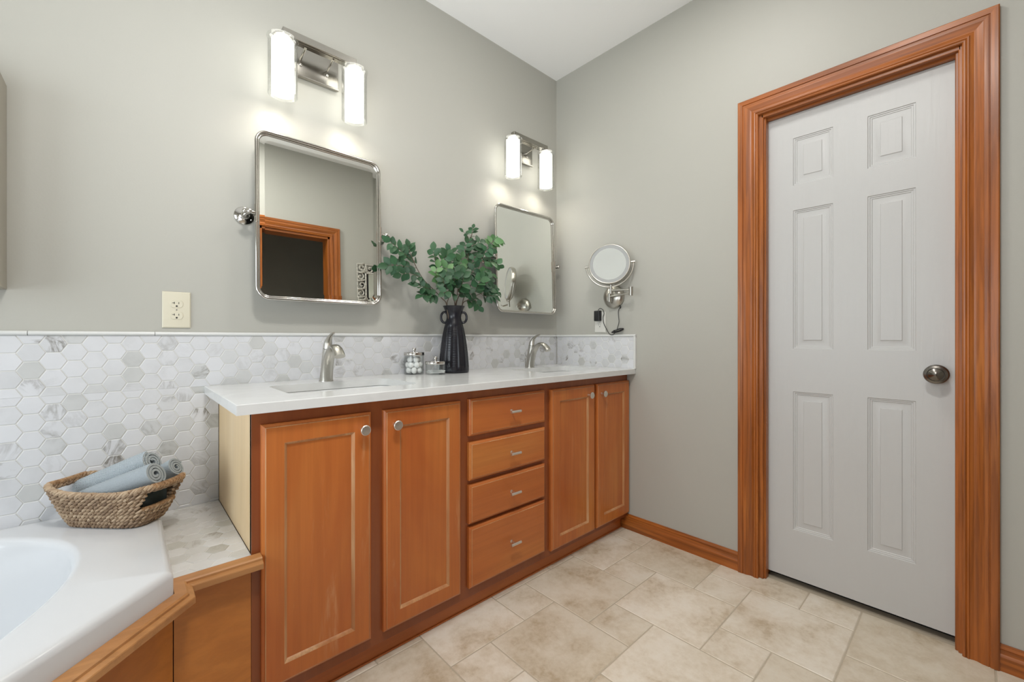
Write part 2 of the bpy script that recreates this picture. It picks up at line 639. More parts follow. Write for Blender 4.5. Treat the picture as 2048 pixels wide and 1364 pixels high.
# floor: pinwheel of large and small square tiles
X0, PX = 0.042, 0.1685
Y0, PY = -0.525, 0.1715
mb = MB()
mb.box((XL - 0.1, YF - 0.02, -0.06), (0.10, 0.0, -0.0016), m=1)
tiles = set()
for p in range(-40, 41):
    for q in range(-40, 41):
        i, j = 3 + 2 * p - q, 0 + p + 2 * q
        tiles.add((i, j, 2))
        tiles.add((2 + 2 * p - q, 1 + p + 2 * q, 1))
for (i, j, s_) in sorted(tiles):
    xa, xb = X0 - PX * i, X0 - PX * (i + s_)
    ya, yb = Y0 - PY * j, Y0 - PY * (j + s_)
    x0, x1 = max(XL, min(xa, xb) + 0.0022), min(0.035, max(xa, xb) - 0.0022)
    y0, y1 = max(YF, min(ya, yb) + 0.0022), min(0.0, max(ya, yb) - 0.0022)
    if x1 - x0 < 0.01 or y1 - y0 < 0.01:
        continue
    c = (rng.random(), rng.random(), rng.random())
    b = 0.0022
    lo = [(x0, y0, -0.0016), (x1, y0, -0.0016), (x1, y1, -0.0016), (x0, y1, -0.0016)]
    hi = [(x0 + b, y0 + b, 0), (x1 - b, y0 + b, 0), (x1 - b, y1 - b, 0), (x0 + b, y1 - b, 0)]
    mb.loft([lo, hi], True, False, True, 0, c)
struct(obj('floor', mb, [TILE, FGROUT], rnd=True, smooth=0), 'beige stone-look tile floor in a pinwheel pattern', 'floor')

mb = MB(); mb.box((XL - 0.12, YF - 1.4, H), (0.8, 0.12, H + 0.1))
struct(obj('ceiling', mb, CEIL, smooth=0), 'flat white ceiling', 'ceiling')
mb = MB(); mb.box((XL - 0.12, 0.0, -0.06), (0.12, 0.12, H))
struct(obj('wall_back', mb, WALL, smooth=0), 'greige wall behind the vanity', 'wall')
mb = MB()
mb.box((0.0, DY0, -0.06), (0.12, 0.0, H))
mb.box((0.0, YF - 0.12, -0.06), (0.12, DY1, H))
mb.box((0.0, DY1, DZ), (0.12, DY0, H))
struct(obj('wall_right', mb, WALL, smooth=0), 'greige wall with the white door', 'wall')
# wall behind the camera, with a cased opening to a dark hall
FX0, FX1, FZ = -1.50, -0.737, 2.058
mb = MB()
BX0, BX1, BZ_0, BZ_1 = -3.32, -1.78, 0.25, 1.79  # opening of the added window, put in to light the vanity front
mb.box((XL - 0.12, YF - 0.12, -0.06), (BX0, YF, H))
mb.box((BX1, YF - 0.12, -0.06), (FX0, YF, H))
mb.box((BX0, YF - 0.12, -0.06), (BX1, YF, BZ_0))
mb.box((BX0, YF - 0.12, BZ_1), (BX1, YF, H))
mb.box((FX1, YF - 0.12, -0.06), (0.0, YF, H))
mb.box((FX0, YF - 0.12, FZ), (FX1, YF, H))
struct(obj('wall_front', mb, WALL, smooth=0), 'greige wall behind the photographer seen in the mirror', 'wall')
# left wall with the unseen tub window, its opening sized for the light
WY0, WY1, WZ0, WZ1 = -1.75, -0.25, 0.66, 1.84
mb = MB()
mb.box((XL - 0.12, YF, -0.06), (XL, 0, WZ0))
mb.box((XL - 0.12, YF, WZ1), (XL, 0, H))
mb.box((XL - 0.12, YF, WZ0), (XL, WY0, WZ1))
mb.box((XL - 0.12, WY1, WZ0), (XL, 0, WZ1))
struct(obj('wall_left', mb, WALL, smooth=0), 'greige wall over the tub, outside the photo', 'wall')
mb = MB()
for a, b in (((WY0, WZ0), (WY0 + 0.05, WZ1)), ((WY1 - 0.05, WZ0), (WY1, WZ1)), ((WY0, WZ0), (WY1, WZ0 + 0.05)), ((WY0, WZ1 - 0.05), (WY1, WZ1))):
    mb.box((XL - 0.08, a[0], a[1]), (XL + 0.012, b[0], b[1]), 0.004)
wn = struct(obj('window_1', mb, WHITE), 'unseen white framed window over the tub, sized for the room light', 'window')
mb = MB()
for a, b in (((BX0, BZ_0), (BX0 + 0.05, BZ_1)), ((BX1 - 0.05, BZ_0), (BX1, BZ_1)), ((BX0, BZ_0), (BX1, BZ_0 + 0.05)), ((BX0, BZ_1 - 0.05), (BX1, BZ_1))):
    mb.box((a[0], YF - 0.05, a[1]), (b[0], YF + 0.012, b[1]), 0.004)
struct(obj('added_window', mb, WHITE), 'added white framed window behind the photographer, put in for fill light', 'window')
# dark hall behind the cased opening and closet behind the door
mb = MB()
hx0, hx1, hy = -1.70, 0.0, YF - 1.35
mb.box((hx0 - 0.05, hy - 0.05, -0.06), (hx1 + 0.05, hy, H))
mb.box((hx0 - 0.05, hy, -0.06), (hx0, YF - 0.12, H))
mb.box((hx1, hy, -0.06), (hx1 + 0.05, YF - 0.12, H))
mb.box((hx0, hy, -0.06), (hx1, YF, -0.002))
struct(obj('wall_hall', mb, WALL, smooth=0), 'dim hall walls beyond the cased opening', 'wall')
mb = MB()
mb.box((0.70, -2.0, -0.06), (0.75, -1.0, H)); mb.box((0.12, -1.05, -0.06), (0.70, -1.0, H)); mb.box((0.12, -2.05, -0.06), (0.70, -2.0, H))
struct(obj('wall_closet', mb, WALL, smooth=0), 'closet walls behind the white door', 'wall')
mb = MB(); mb.box((0.036, DY1, -0.05), (0.699, DY0, -0.004))
mb.box((0.121, -1.999, -0.05), (0.699, DY1, -0.004)); mb.box((0.121, DY0, -0.05), (0.699, -1.051, -0.004))
tag(obj('carpet', mb, CARPET, smooth=0), 'dark speckled carpet showing under the white door', 'carpet')
# baseboard profile (side = up, out = off the wall)
BASE = [(0, 0), (0, 0.0145), (0.045, 0.0145), (0.049, 0.0125), (0.053, 0.0095), (0.066, 0.0085), (0.071, 0.0115), (0.075, 0.0105), (0.078, 0.006), (0.083, 0.0048), (0.083, 0)]


def baseboard(name, p0, p1, nrm, m, label):
    mb = MB()
    N = Vector(nrm)
    Z = Vector((0, 0, 1))
    mb.loft([[Vector(p) + Z * a + N * b for a, b in BASE] for p in (p0, p1)], True, True, True)
    return struct(obj(name, mb, m, smooth=25), label, 'baseboard')


baseboard('baseboard_right', (0, -0.5, 0), (0, -1.1177, 0), (-1, 0, 0), OAK[1], 'stained oak baseboard between vanity and door casing')
baseboard('baseboard_right.001', (0, -1.899, 0), (0, YF, 0), (-1, 0, 0), OAK[1], 'stained oak baseboard right of the door casing')
baseboard('baseboard_front', (FX1 + 0.087, YF, 0), (0, YF, 0), (0, 1, 0), OAK[0], 'stained oak baseboard behind the photographer')
# door casing profile: side 0 = inner edge, 0.085 = outer edge
CAS = [(0.003, 0), (0.003, 0.011), (0.006, 0.014), (0.010, 0.0145), (0.0125, 0.0125), (0.0145, 0.0150), (0.0185, 0.0160), (0.021, 0.0130), (0.024, 0.0125),
       (0.030, 0.0105), (0.038, 0.0115), (0.046, 0.0155), (0.051, 0.0175), (0.053, 0.0172), (0.058, 0.0178), (0.0625, 0.0178), (0.0635, 0.0160), (0.0650, 0.0160), (0.0660, 0.0195), (0.083, 0.0205), (0.086, 0.018), (0.087, 0)]


def casing(name, corners, nrm, mv, mh, label):
    """corners = inner bottom A, inner top A, inner top B, inner bottom B"""
    root = thing(name, (corners[0] + corners[3]) / 2, label, 'door casing')
    root['kind'] = 'structure'
    segs = (('side_casing', 0, 1, mv, (0, 1)), ('head_casing', 1, 2, mh, (-1, 1)), ('side_casing', 2, 3, mv, (-1, 0)))
    for nm, a, b, m, ends in segs:
        mb = MB()
        A, B = corners[a], corners[b]
        t = (B - A).normalized()
        S = Vector(nrm).cross(t)
        mid = (corners[0] + corners[2]) / 2
        sgn = 1 if S.dot((A + B) / 2 - mid) > 0 else -1
        loops = []
        for P, e in ((A, ends[0]), (B, ends[1])):
            loops.append([P + S * (sgn * s_) + t * (e * s_) + Vector(nrm) * h_ for s_, h_ in CAS])
        mb.loft(loops, True, True, True)
        obj(nm, mb, m, root, smooth=25)
    return root


V3 = Vector
tr1 = casing('trim_1', [V3((0, DY0 + 0.006, 0)), V3((0, DY0 + 0.006, DZ + 0.001)), V3((0, DY1 - 0.0, DZ + 0.001)), V3((0, DY1 - 0.0, 0))],
             (-1, 0, 0), OAK[2], OAK[1], 'fluted stained oak casing around the white six-panel door')
# jamb and stop of the closet door
for nm, boxes, m in (('side_jamb', [((-0.0006, DY0 - 0.008, 0), (0.115, DY0 + 0.012, DZ + 0.012)), ((0.010, DY0 - 0.016, 0), (0.043, DY0 - 0.006, DZ))], OAK[2]),
                     ('side_jamb', [((-0.0006, DY1 + 0.006, 0), (0.115, DY1 - 0.006, DZ + 0.012)), ((0.010, DY1 + 0.014, 0), (0.043, DY1 + 0.004, DZ))], OAK[2]),
                     ('head_jamb', [((-0.0006, DY0, DZ - 0.010), (0.115, DY1, DZ + 0.008)), ((0.022, DY0, DZ - 0.018), (0.043, DY1, DZ - 0.008))], OAK[1])):
    mb = MB()
    for a, b in boxes:
        mb.box(a, b, 0.002, 1)
    obj(nm, mb, m, tr1)
tr2 = casing('trim_2', [V3((FX0, YF, 0)), V3((FX0, YF, FZ)), V3((FX1, YF, FZ)), V3((FX1, YF, 0))],
             (0, 1, 0), OAK[2], OAK[0], 'stained oak casing of the dark opening seen in the left mirror')
for nm, a, b, m in (('side_jamb', (FX0 - 0.006, YF - 0.125, 0), (FX0 + 0.018, YF + 0.0006, FZ + 0.006), OAK[2]), ('side_jamb', (FX1 - 0.018, YF - 0.125, 0), (FX1 + 0.006, YF + 0.0006, FZ + 0.006), OAK[2]),
                    ('head_jamb', (FX0, YF - 0.125, FZ - 0.018), (FX1, YF + 0.0006, FZ + 0.006), OAK[0])):
    mb = MB(); mb.box(a, b, 0.002, 1)
    obj(nm, mb, m, tr2)

# white six-panel door
door = thing('door_1', (0.06, (DY0 + DY1) / 2, 0.03), 'white six-panel moulded door with oval dark knob', 'door')
door['kind'] = 'structure'
XD = 0.045
dy0, dy1 = -1.2205, -1.8115
mb = MB()
us = [0, 0.0998, 0.2399, 0.3488, 0.4857, dy0 - dy1]
vs = [0.030, 0.2415, 0.839, 1.0235, 1.6222, 1.730, 1.9345, 2.040]
cells = {(i, j) for i in (1, 3) for j in (1, 3, 5)}
PAN = [(0, 0), (0.002, -0.0030), (0.006, -0.0030), (0.008, -0.0055), (0.012, -0.0055), (0.014, -0.0075), (0.018, -0.0078), (0.037, -0.0040), (0.0385, -0.0018), (0.041, -0.0018)]
panelled(mb, (XD, dy0, 0), (0, -1, 0), (0, 0, 1), (-1, 0, 0), us, vs, cells, PAN)
mb.box((XD + 0.010, dy0, 0.030), (XD + 0.035, dy1, 2.040))
e = [(XD, dy0, 0.03), (XD, dy1, 0.03), (XD, dy1, 2.04), (XD, dy0, 2.04)]
e2 = [(XD + 0.012, y, z) for _, y, z in e]
mb.loft([e, e2])
obj('door_panel', mb, WHITE, door, smooth=20)
mb = MB()
KY, KZ = -1.7595, 0.9425
mb.lathe([(0.0001, 0), (0.032, 0), (0.033, 0.004), (0.029, 0.009), (0.012, 0.013), (0.0105, 0.030), (0.013, 0.034), (0.024, 0.039), (0.0315, 0.046), (0.0325, 0.050), (0.0305, 0.0530),
          (0.0232, 0.0555), (0.0226, 0.0572), (0.0214, 0.0560), (0.016, 0.0600), (0.010, 0.0640), (0.005, 0.0665), (0.0001, 0.0675)], (XD, KY, KZ), (-1, 0, 0), 40)
tag(obj('door_knob', mb, NICKEL_DK, door, smooth=30), 'round dark satin nickel door knob')

# ================================================================== TILE BACKSPLASHES
GR = 0.0253          # half of the flat-to-flat hexagon size
SR = GR * 2 / math.sqrt(3)


def clip_poly(poly, u0, u1, v0, v1):
    for ax, lim, sg in ((0, u0, 1), (0, u1, -1), (1, v0, 1), (1, v1, -1)):
        out = []
        for i in range(len(poly)):
            a, b = poly[i], poly[(i + 1) % len(poly)]
            da, db = sg * (a[ax] - lim), sg * (b[ax] - lim)
            if da >= 0:
                out.append(a)
            if (da >= 0) != (db >= 0):
                t = da / (da - db)
                out.append((a[0] + (b[0] - a[0]) * t, a[1] + (b[1] - a[1]) * t))
        poly = out
        if len(poly) < 3:
            return []
    return poly


def hexes(mb, P, u0, u1, v0, v1, cu, cv, thick=0.0075, gap=0.0013, bev=0.0008, rot=False):
    """hexagon tiles; P(u,v,h) maps to world; flat tops along u"""
    cw = SR * 1.5
    i0, i1 = int((u0 - cu) / cw) - 2, int((u1 - cu) / cw) + 2
    j0, j1 = int((v0 - cv) / (2 * GR)) - 2, int((v1 - cv) / (2 * GR)) + 2
    for i in range(i0, i1 + 1):
        for j in range(j0, j1 + 1):
            x = cu + i * cw
            y = cv + j * 2 * GR + (GR if i % 2 else 0)
            L = []
            for s_ in (1 - gap / GR, 1 - (gap + bev) / GR):
                L.append([(x + SR * s_ * math.cos(R(60 * k)), y + SR * s_ * math.sin(R(60 * k))) for k in range(6)])
            outer = clip_poly(L[0], u0, u1, v0, v1)
            inner = clip_poly(L[1], u0 + 0.0003, u1 - 0.0003, v0 + 0.0003, v1 - 0.0003)
            if len(outer) < 3 or len(inner) < 3:
                continue
            c = (rng.random(), rng.random(), rng.random())
            if len(outer) == len(inner):
                mb.loft([[P(u, v, thick - 0.003) for u, v in outer], [P(u, v, thick - 0.0006) for u, v in outer], [P(u, v, thick) for u, v in inner]], True, False, True, 0, c)
            else:
                mb.loft([[P(u, v, thick - 0.003) for u, v in outer], [P(u, v, thick) for u, v in outer]], True, False, True, 0, c)


def pencil(mb, a, b, nrm, up, w_=0.0140, d=0.0135, n=8):
    a, b, N, U = V3(a), V3(b), V3(nrm), V3(up)
    prof = [(0, 0)] + [(w_ * (0.5 - 0.5 * math.cos(PI * k / n)), d * (0.35 + 0.65 * math.sin(PI * k / n))) for k in range(n + 1)] + [(w_, 0)]
    mb.loft([[p + U * s_ + N * h_ for s_, h_ in prof] for p in (a, b)], True, True, True)


BZ = 1.0775
bs = thing('tile_backsplash', (-1.75, -0.004, 0.5), 'white marble hexagon tiled wall strip behind the vanity and tub', 'backsplash')
mb = MB()
hexes(mb, lambda u, v, h: V3((u, -h, v)), XL, -1.8385, TD - 0.02, 0.90, -2.286, 1.0275)
hexes(mb, lambda u, v, h: V3((u, -h, v)), XL, -0.0085, 0.9001, BZ, -2.286, 1.0275)
obj('hexagon_tiles', mb, MARBLE, bs, rnd=True, smooth=0)
mb = MB()
mb.box((XL, -0.0062, TD - 0.02), (-1.8375, -0.0005, BZ)); mb.box((-1.8375, -0.0062, 0.9003), (-0.0005, -0.0005, BZ))
obj('grout', mb, GROUT, bs)
mb = MB()
xs_ = [XL, -2.90, -2.293, -2.0135, -1.43, -0.86, -0.0005]
for a, b in zip(xs_[:-1], xs_[1:]):
    pencil(mb, (a + 0.0006, -0.0005, BZ), (b - 0.0006, -0.0005, BZ), (0, -1, 0), (0, 0, 1))
obj('pencil_trim', mb, PENCIL, bs, smooth=40)
ss = thing('tile_sidesplash', (-0.004, -0.29, 0.90), 'short marble hexagon tile strip on the right wall beside the counter', 'backsplash')
mb = MB()
hexes(mb, lambda u, v, h: V3((-h, u, v)), -0.5745, -0.0145, 0.9005, BZ, -0.30, 1.0275)
obj('hexagon_tiles', mb, MARBLE, ss, rnd=True, smooth=0)
mb = MB(); mb.box((-0.0062, -0.5745, 0.9003), (-0.0005, -0.0145, BZ))
obj('grout', mb, GROUT, ss)
mb = MB()
pencil(mb, (-0.0005, -0.5885, BZ), (-0.0005, -0.0145, BZ), (-1, 0, 0), (0, 0, 1))
pencil(mb, (-0.0005, -0.5745, 0.9005), (-0.0005, -0.5745, BZ + 0.003), (-1, 0, 0), (0, -1, 0))
obj('pencil_trim', mb, PENCIL, ss, smooth=40)

# ================================================================== VANITY
YFRM, YDR = -0.530, -0.550
VX0, VX1 = -1.8365, -0.0015
van = thing('vanity_cabinet', (-0.92, -0.28, 0), 'reddish maple vanity cabinet with four doors and four drawers', 'vanity cabinet')
mb = MB()
mb.box((VX0 + 0.006, YFRM, 0.070), (VX1, YFRM + 0.018, 0.8725))
mb.box((VX0 + 0.006, YFRM + 0.018, 0.070), (VX1, -0.02, 0.088))
mb.box((VX0 + 0.006, -0.038, 0.088), (VX1, -0.02, 0.8725))
mb.box((VX1 - 0.018, YFRM + 0.018, 0.088), (VX1, -0.038, 0.8725))
mb.box((VX0 + 0.006, YFRM + 0.018, 0.088), (VX0 + 0.024, -0.038, 0.8725))
mb.box((VX0, YFRM - 0.0005, 0.0), (VX0 + 0.045, YFRM + 0.018, 0.8725))
mb.box((VX0 + 0.006, YFRM + 0.018, 0.0), (VX0 + 0.024, -0.02, 0.08))
obj('face_frame', mb, CHERRY_DK, van, smooth=0)
mb = MB(); mb.box((VX0, YFRM + 0.003, TD - 0.0), (VX0 + 0.006, -0.008, 0.8725), 0.0008, 1)
tag(obj('side_panel', mb, PALE, van), 'pale unstained maple end panel')
mb = MB(); mb.box((VX0 + 0.02, -0.497, 0.0), (VX1 - 0.0, -0.480, 0.072), 0.001, 1)
mb.box((VX0 + 0.02, -0.502, 0.0), (VX1 - 0.014, -0.497, 0.006), 0.001, 1)
obj('toe_kick', mb, CHERRY[0], van)


def board(mb, x0, x1, z0, z1, door_=True, inner=None):
    """cabinet front: lipped edge, worn arris, optional sunk panel"""
    O = V3((0, YFRM - 0.0005, 0))

    def L(i, h):
        return [V3((x0 + i, YFRM - h, z0 + i)), V3((x1 - i, YFRM - h, z0 + i)), V3((x1 - i, YFRM - h, z1 - i)), V3((x0 + i, YFRM - h, z1 - i))]
    T = 0.020
    lo = [L(0, 0.0006), L(0, 0.0125), L(0.004, 0.0155), L(0.0065, 0.0165), L(0.0075, T - 0.0012), L(0.0100, T)]
    ms = [0, 0, 0, 0, 1]
    if door_:
        f = 0.055
        lo += [L(f, T), L(f + 0.0012, T - 0.0006), L(f + 0.0070, T - 0.0060), L(f + 0.0085, T - 0.0078)]
        ms += [0, 1, 1, 1]
    mb.loft(lo, True, False, True, mats=ms + [0])


def knob(mb, x, z, y):
    mb.lathe([(0.0065, 0), (0.0068, 0.004), (0.0056, 0.009), (0.0060, 0.014), (0.0105, 0.018), (0.0152, 0.0215), (0.0163, 0.0242), (0.0160, 0.0268), (0.0142, 0.0284),
              (0.0132, 0.0280), (0.0110, 0.0283), (0.0001, 0.0289)], (x, y, z), (0, -1, 0), 28)


def pull(mb, x, z, y):
    mb.tube([(x, y, z), (x, y - 0.030, z)], 0.0036, 10)
    mb.lathe([(0.0001, 0), (0.0062, 0), (0.0062, 0.002), (0.0036, 0.003)], (x, y, z), (0, -1, 0), 12)
    mb.tube([(x - 0.027, y - 0.030, z), (x + 0.027, y - 0.030, z)], 0.0058, 14)


# door edges re-measured on the plane of the door fronts
def bx(px):
    return at(px, 700, 1, YDR).x


DOORS = [('hinged_door', bx(524), bx(744), 0.108, 0.834, bx(732) + 0.0), ('hinged_door', bx(769), bx(923.5), 0.108, 0.834, 0),
         ('hinged_door', bx(1104), bx(1191), 0.094, 0.834, 0), ('hinged_door', bx(1195.5), VX1 - 0.003, 0.094, 0.834, 0)]
KN = [(732, 861), (797, 851), (1185, 791), (1211.5, 788)]
DL = ['leftmost worn cabinet door under the left basin', 'second cabinet door from the left, under the left basin', 'third cabinet door, right of the drawers', 'rightmost cabinet door beside the wall']
for (nm, x0, x1, z0, z1, _), kp, dl in zip(DOORS, KN, DL):
    mb = MB(); board(mb, x0, x1, z0, z1)
    d = obj('cabinet_door', mb, [CHERRY[2], WORN], van, smooth=18)
    mb = MB()
    kk = at(kp[0], kp[1], 1, YDR - 0.026)
    knob(mb, kk.x, kk.z, YDR)
    tag(obj('knob', mb, PULL, d), 'round brushed nickel knob')
DR = [(0.694, 0.836), (0.523, 0.669), (0.357, 0.506), (0.110, 0.343)]
for (z0, z1), pz in zip(DR, (0.769, 0.597, 0.434, 0.227)):
    mb = MB(); board(mb, bx(940.5), bx(1091.5), z0, z1, False)
    d = obj('drawer', mb, [CHERRY[0], WORN], van, smooth=18)
    mb = MB(); pull(mb, -0.9045, pz, YDR)
    tag(obj('drawer_pull', mb, PULL, d), 'short bar pull in polished nickel')

# countertop with two cut-outs
ct = MB()
CX0, CX1, CY0, CY1, CZ0, CZ1 = -1.8795, -0.0010, -0.584, -0.0065, 0.8725, 0.9003
SINKS = [(-1.497, -0.305), (-0.342, -0.305)]
SW, SH_ = 0.440, 0.285
holes_t = [rrect(cx, cy, SW, SH_, 0.035, CZ1) for cx, cy in SINKS]


def outl(i, z):
    return [V3((CX0 + i, CY0 + i, z)), V3((CX1, CY0 + i, z)), V3((CX1, CY1, z)), V3((CX0 + i, CY1, z))]


fill_with_holes(ct, outl(0.0018, CZ1), holes_t)
fill_with_holes(ct, outl(0, CZ0), [[V3((p.x, p.y, CZ0)) for p in h] for h in holes_t])
ct.loft([outl(0, CZ0), outl(0, CZ1 - 0.0018), outl(0.0018, CZ1)])
for h in holes_t:
    ct.loft([h, [V3((p.x, p.y, CZ0)) for p in h]])
tag(obj('countertop', ct, QUARTZ, merge=True, smooth=30), 'white quartz countertop with two undermount basins on the reddish vanity', 'countertop')
SL = ['rectangular white undermount basin near the tub, left of the two', 'rectangular white undermount basin near the right wall']
for (cx, cy), lb in zip(SINKS, SL):
    t = thing('sink_basin', (cx, cy, CZ0), lb, 'sink', 'undermount basins in the vanity')
    mb = MB()
    zt = CZ0 - 0.0012
    mb.loft([rrect(cx, cy, SW + 0.05, SH_ + 0.05, 0.05, zt - 0.006), rrect(cx, cy, SW + 0.05, SH_ + 0.05, 0.05, zt), rrect(cx, cy, SW + 0.006, SH_ + 0.006, 0.036, zt), rrect(cx, cy, SW - 0.002, SH_ - 0.002, 0.036, zt - 0.006),
             rrect(cx, cy, SW - 0.012, SH_ - 0.012, 0.04, zt - 0.09), rrect(cx, cy, SW - 0.04, SH_ - 0.04, 0.05, zt - 0.125), rrect(cx, cy, SW - 0.10, SH_ - 0.10, 0.05, zt - 0.135),
             rrect(cx, cy, 0.05, 0.05, 0.024, zt - 0.142)], True, False, True)
    obj('bowl', mb, PORCELAIN, t, smooth=50)
    mb = MB(); mb.lathe([(0.0001, 0.001), (0.015, 0.0018), (0.021, 0.001), (0.022, -0.001)], (cx, cy, zt - 0.1405), (0, 0, 1), 20)
    tag(obj('drain', mb, NICKEL, t), 'metal drain')


# faucets: profile measured in (forward, height)
def faucet(x, y, label):
    t = thing('faucet', (x, y, CZ1), label, 'faucet', 'basin faucets')
    z0 = CZ1 + 0.0003

    def P(f, z):
        return V3((x, y - f, CZ1 + z))
    mb = MB()
    mb.lathe([(0.0001, 0), (0.0270, 0), (0.0270, 0.002), (0.0255, 0.004)], (x, y, z0), (0, 0, 1), 28, cap1=True)
    # rear column
    mb.tube([P(-0.004, 0.002), P(0.000, 0.03), P(0.005, 0.07), P(0.011, 0.105), P(0.016, 0.128)], [(0.0235, 0.0225), (0.0215, 0.021), (0.019, 0.0195), (0.0175, 0.0185), (0.0170, 0.0178)], 20, up=(1, 0, 0))
    obj('body', mb, NICKEL, t, smooth=50)
    mb = MB()
    pts = [(0.006, 0.003), (0.011, 0.035), (0.021, 0.068), (0.035, 0.097), (0.055, 0.121), (0.078, 0.1345), (0.100, 0.1365), (0.119, 0.129), (0.134, 0.116), (0.144, 0.1015)]
    rr = [(0.0235, 0.0215), (0.0225, 0.0185), (0.0215, 0.0165), (0.0205, 0.0145), (0.0195, 0.0125), (0.0190, 0.0105), (0.0190, 0.0100), (0.0195, 0.0105), (0.0200, 0.0125), (0.0205, 0.0155)]
    mb.tube([P(*p) for p in pts], rr, 22, up=(1, 0, 0))
    obj('spout', mb, NICKEL, t, smooth=50)
    mb = MB()
    hp = [(0.0165, 0.1295), (0.0185, 0.140), (0.023, 0.153), (0.032, 0.166), (0.046, 0.177), (0.064, 0.1845), (0.083, 0.190)]
    hr = [(0.0172, 0.0178), (0.0168, 0.0165), (0.0150, 0.0125), (0.0120, 0.0085), (0.0090, 0.0058), (0.0070, 0.0042), (0.0050, 0.0030)]
    mb.tube([P(*p) for p in hp], hr, 18, up=(1, 0, 0))
    obj('lever_handle', mb, NICKEL, t, smooth=50)
    mb = MB()
    mb.tube([P(-0.036, 0.0), P(-0.036, 0.046)], 0.0022, 8)
    mb.sphere(P(-0.036, 0.050), 0.0052)
    obj('lift_rod', mb, NICKEL, t)
    return t


faucet(-1.4985, -0.1105, 'brushed nickel arched faucet at the left basin')
faucet(-0.357, -0.1105, 'brushed nickel arched faucet at the right basin')

# ================================================================== TUB AND LEDGE
# rim outline (corner tub, diagonal front)
TXR = -2.006
TB = [V3((TXR, -0.0095, 0)), V3((XL + 0.004, -0.0095, 0)), V3((XL + 0.004, -1.545, 0)), V3((-2.945, -1.545, 0)), V3((TXR, -0.612, 0))]


def poly_inset(P, d):
    n = len(P)
    A = sum(P[i].x * P[(i + 1) % n].y - P[(i + 1) % n].x * P[i].y for i in range(n))
    sg = 1 if A > 0 else -1
    out = []
    for i in range(n):
        a, b, c = P[i - 1], P[i], P[(i + 1) % n]
        t0, t1 = (b - a).normalized(), (c - b).normalized()
        n0, n1 = V3((-t0.y, t0.x, 0)) * sg, V3((-t1.y, t1.x, 0)) * sg
        m_ = (n0 + n1).normalized()
        out.append(b + m_ * (d / m_.dot(n0)))
    return out


def poly_round(P, r, n=5):
    out = []
    N = len(P)
    for i in range(N):
        a, b, c = P[i - 1], P[i], P[(i + 1) % N]
        d0, d1 = (a - b).normalized(), (c - b).normalized()
        ang = math.acos(max(-1, min(1, d0.dot(d1))))
        tl = r / math.tan(ang / 2)
        p0, p1 = b + d0 * tl, b + d1 * tl
        for k in range(n + 1):
            s_ = k / n
            out.append(p0 * (1 - s_) ** 2 + b * (2 * s_ * (1 - s_)) + p1 * s_ ** 2)
    return out


def zl(P, z):
    return [V3((p.x, p.y, z)) for p in P]


tub = thing('bathtub', (-2.8, -0.75, 0.0), 'white acrylic corner bathtub with a diagonal front rim', 'bathtub')
mb = MB()


def basin(a, b, z, pw=2.25, cx=-2.85, cy=-0.70, t0=0.02, n=72):
    L = []
    for k in range(n):
        th = 2 * PI * k / n
        s_ = a * math.copysign(abs(math.cos(th)) ** (2 / pw), math.cos(th))
        t_ = b * math.copysign(abs(math.sin(th)) ** (2 / pw), math.sin(th)) + t0
        L.append(V3((cx + (s_ + t_) / math.sqrt(2), cy + (s_ - t_) / math.sqrt(2), z)))
    return L


BA, BB = 0.79, 0.445
r0 = poly_round(TB, 0.012)
fill_with_holes(mb, zl(poly_round(poly_inset(TB, 0.016), 0.016), TZ), [basin(BA + 0.012, BB + 0.012, TZ)])
mb.loft([zl(poly_round(poly_inset(TB, 0.016), 0.016), TZ), zl(poly_round(poly_inset(TB, 0.008), 0.014), TZ - 0.0022), zl(poly_round(poly_inset(TB, 0.0025), 0.013), TZ - 0.007), zl(r0, TZ - 0.015), zl(r0, 0.478)])
mb.loft([basin(BA + 0.012, BB + 0.012, TZ), basin(BA + 0.004, BB + 0.004, TZ - 0.002), basin(BA - 0.003, BB - 0.003, TZ - 0.008), basin(BA - 0.008, BB - 0.008, TZ - 0.02), basin(BA - 0.03, BB - 0.025, TZ - 0.12),
         basin(BA - 0.07, BB - 0.05, TZ - 0.28), basin(BA - 0.12, BB - 0.09, TZ - 0.38), basin(BA - 0.2, BB - 0.16, TZ - 0.43), basin(0.1, 0.08, TZ - 0.44)], True, False, True)
obj('shell', mb, ACRYLIC, tub, merge=True, smooth=40)

sur = thing('tub_surround', (-2.1, -0.4, 0.0), 'wood panelled tub surround with a marble hexagon ledge beside the vanity', 'tub surround')
mb = MB()
hexes(mb, lambda u, v, h: V3((u, v, TD - 0.0075 + h)), TXR - 0.0, -1.8385, -0.532, -0.0085, -2.03, -0.10)
obj('ledge_tiles', mb, MARBLE_WARM, sur, rnd=True, smooth=0)
mb = MB(); mb.box((TXR + 0.001, -0.530, 0.44), (-1.8375, -0.0085, TD - 0.0012))
obj('ledge_grout', mb, GROUT, sur)
# skirt panels (right panel flush with the vanity front, diagonal panel under the tub rim)
SKX = -2.000
DGA = V3((-2.002, YFRM - 0.001, 0))       # start of the diagonal run
DGB = V3((-2.955, YFRM - 0.001 - 0.953, 0))
mb = MB()
mb.box((SKX, YFRM + 0.016, 0.0), (VX0 - 0.0008, YFRM, 0.468))
obj('skirt_panel', mb, SKIRT, sur, smooth=0)
mb = MB()
nd = V3((1, -1, 0)).normalized()
for p0, p1 in ((DGA, DGB),):
    a, b = p0.copy(), p1.copy()
    mb.loft([[a - nd * 0.018, a, a + V3((0, 0, 0.468)), a - nd * 0.018 + V3((0, 0, 0.468))], [b - nd * 0.018, b, b + V3((0, 0, 0.468)), b - nd * 0.018 + V3((0, 0, 0.468))]], True, True, True)
obj('skirt_panel', mb, SKIRT, sur, smooth=0)
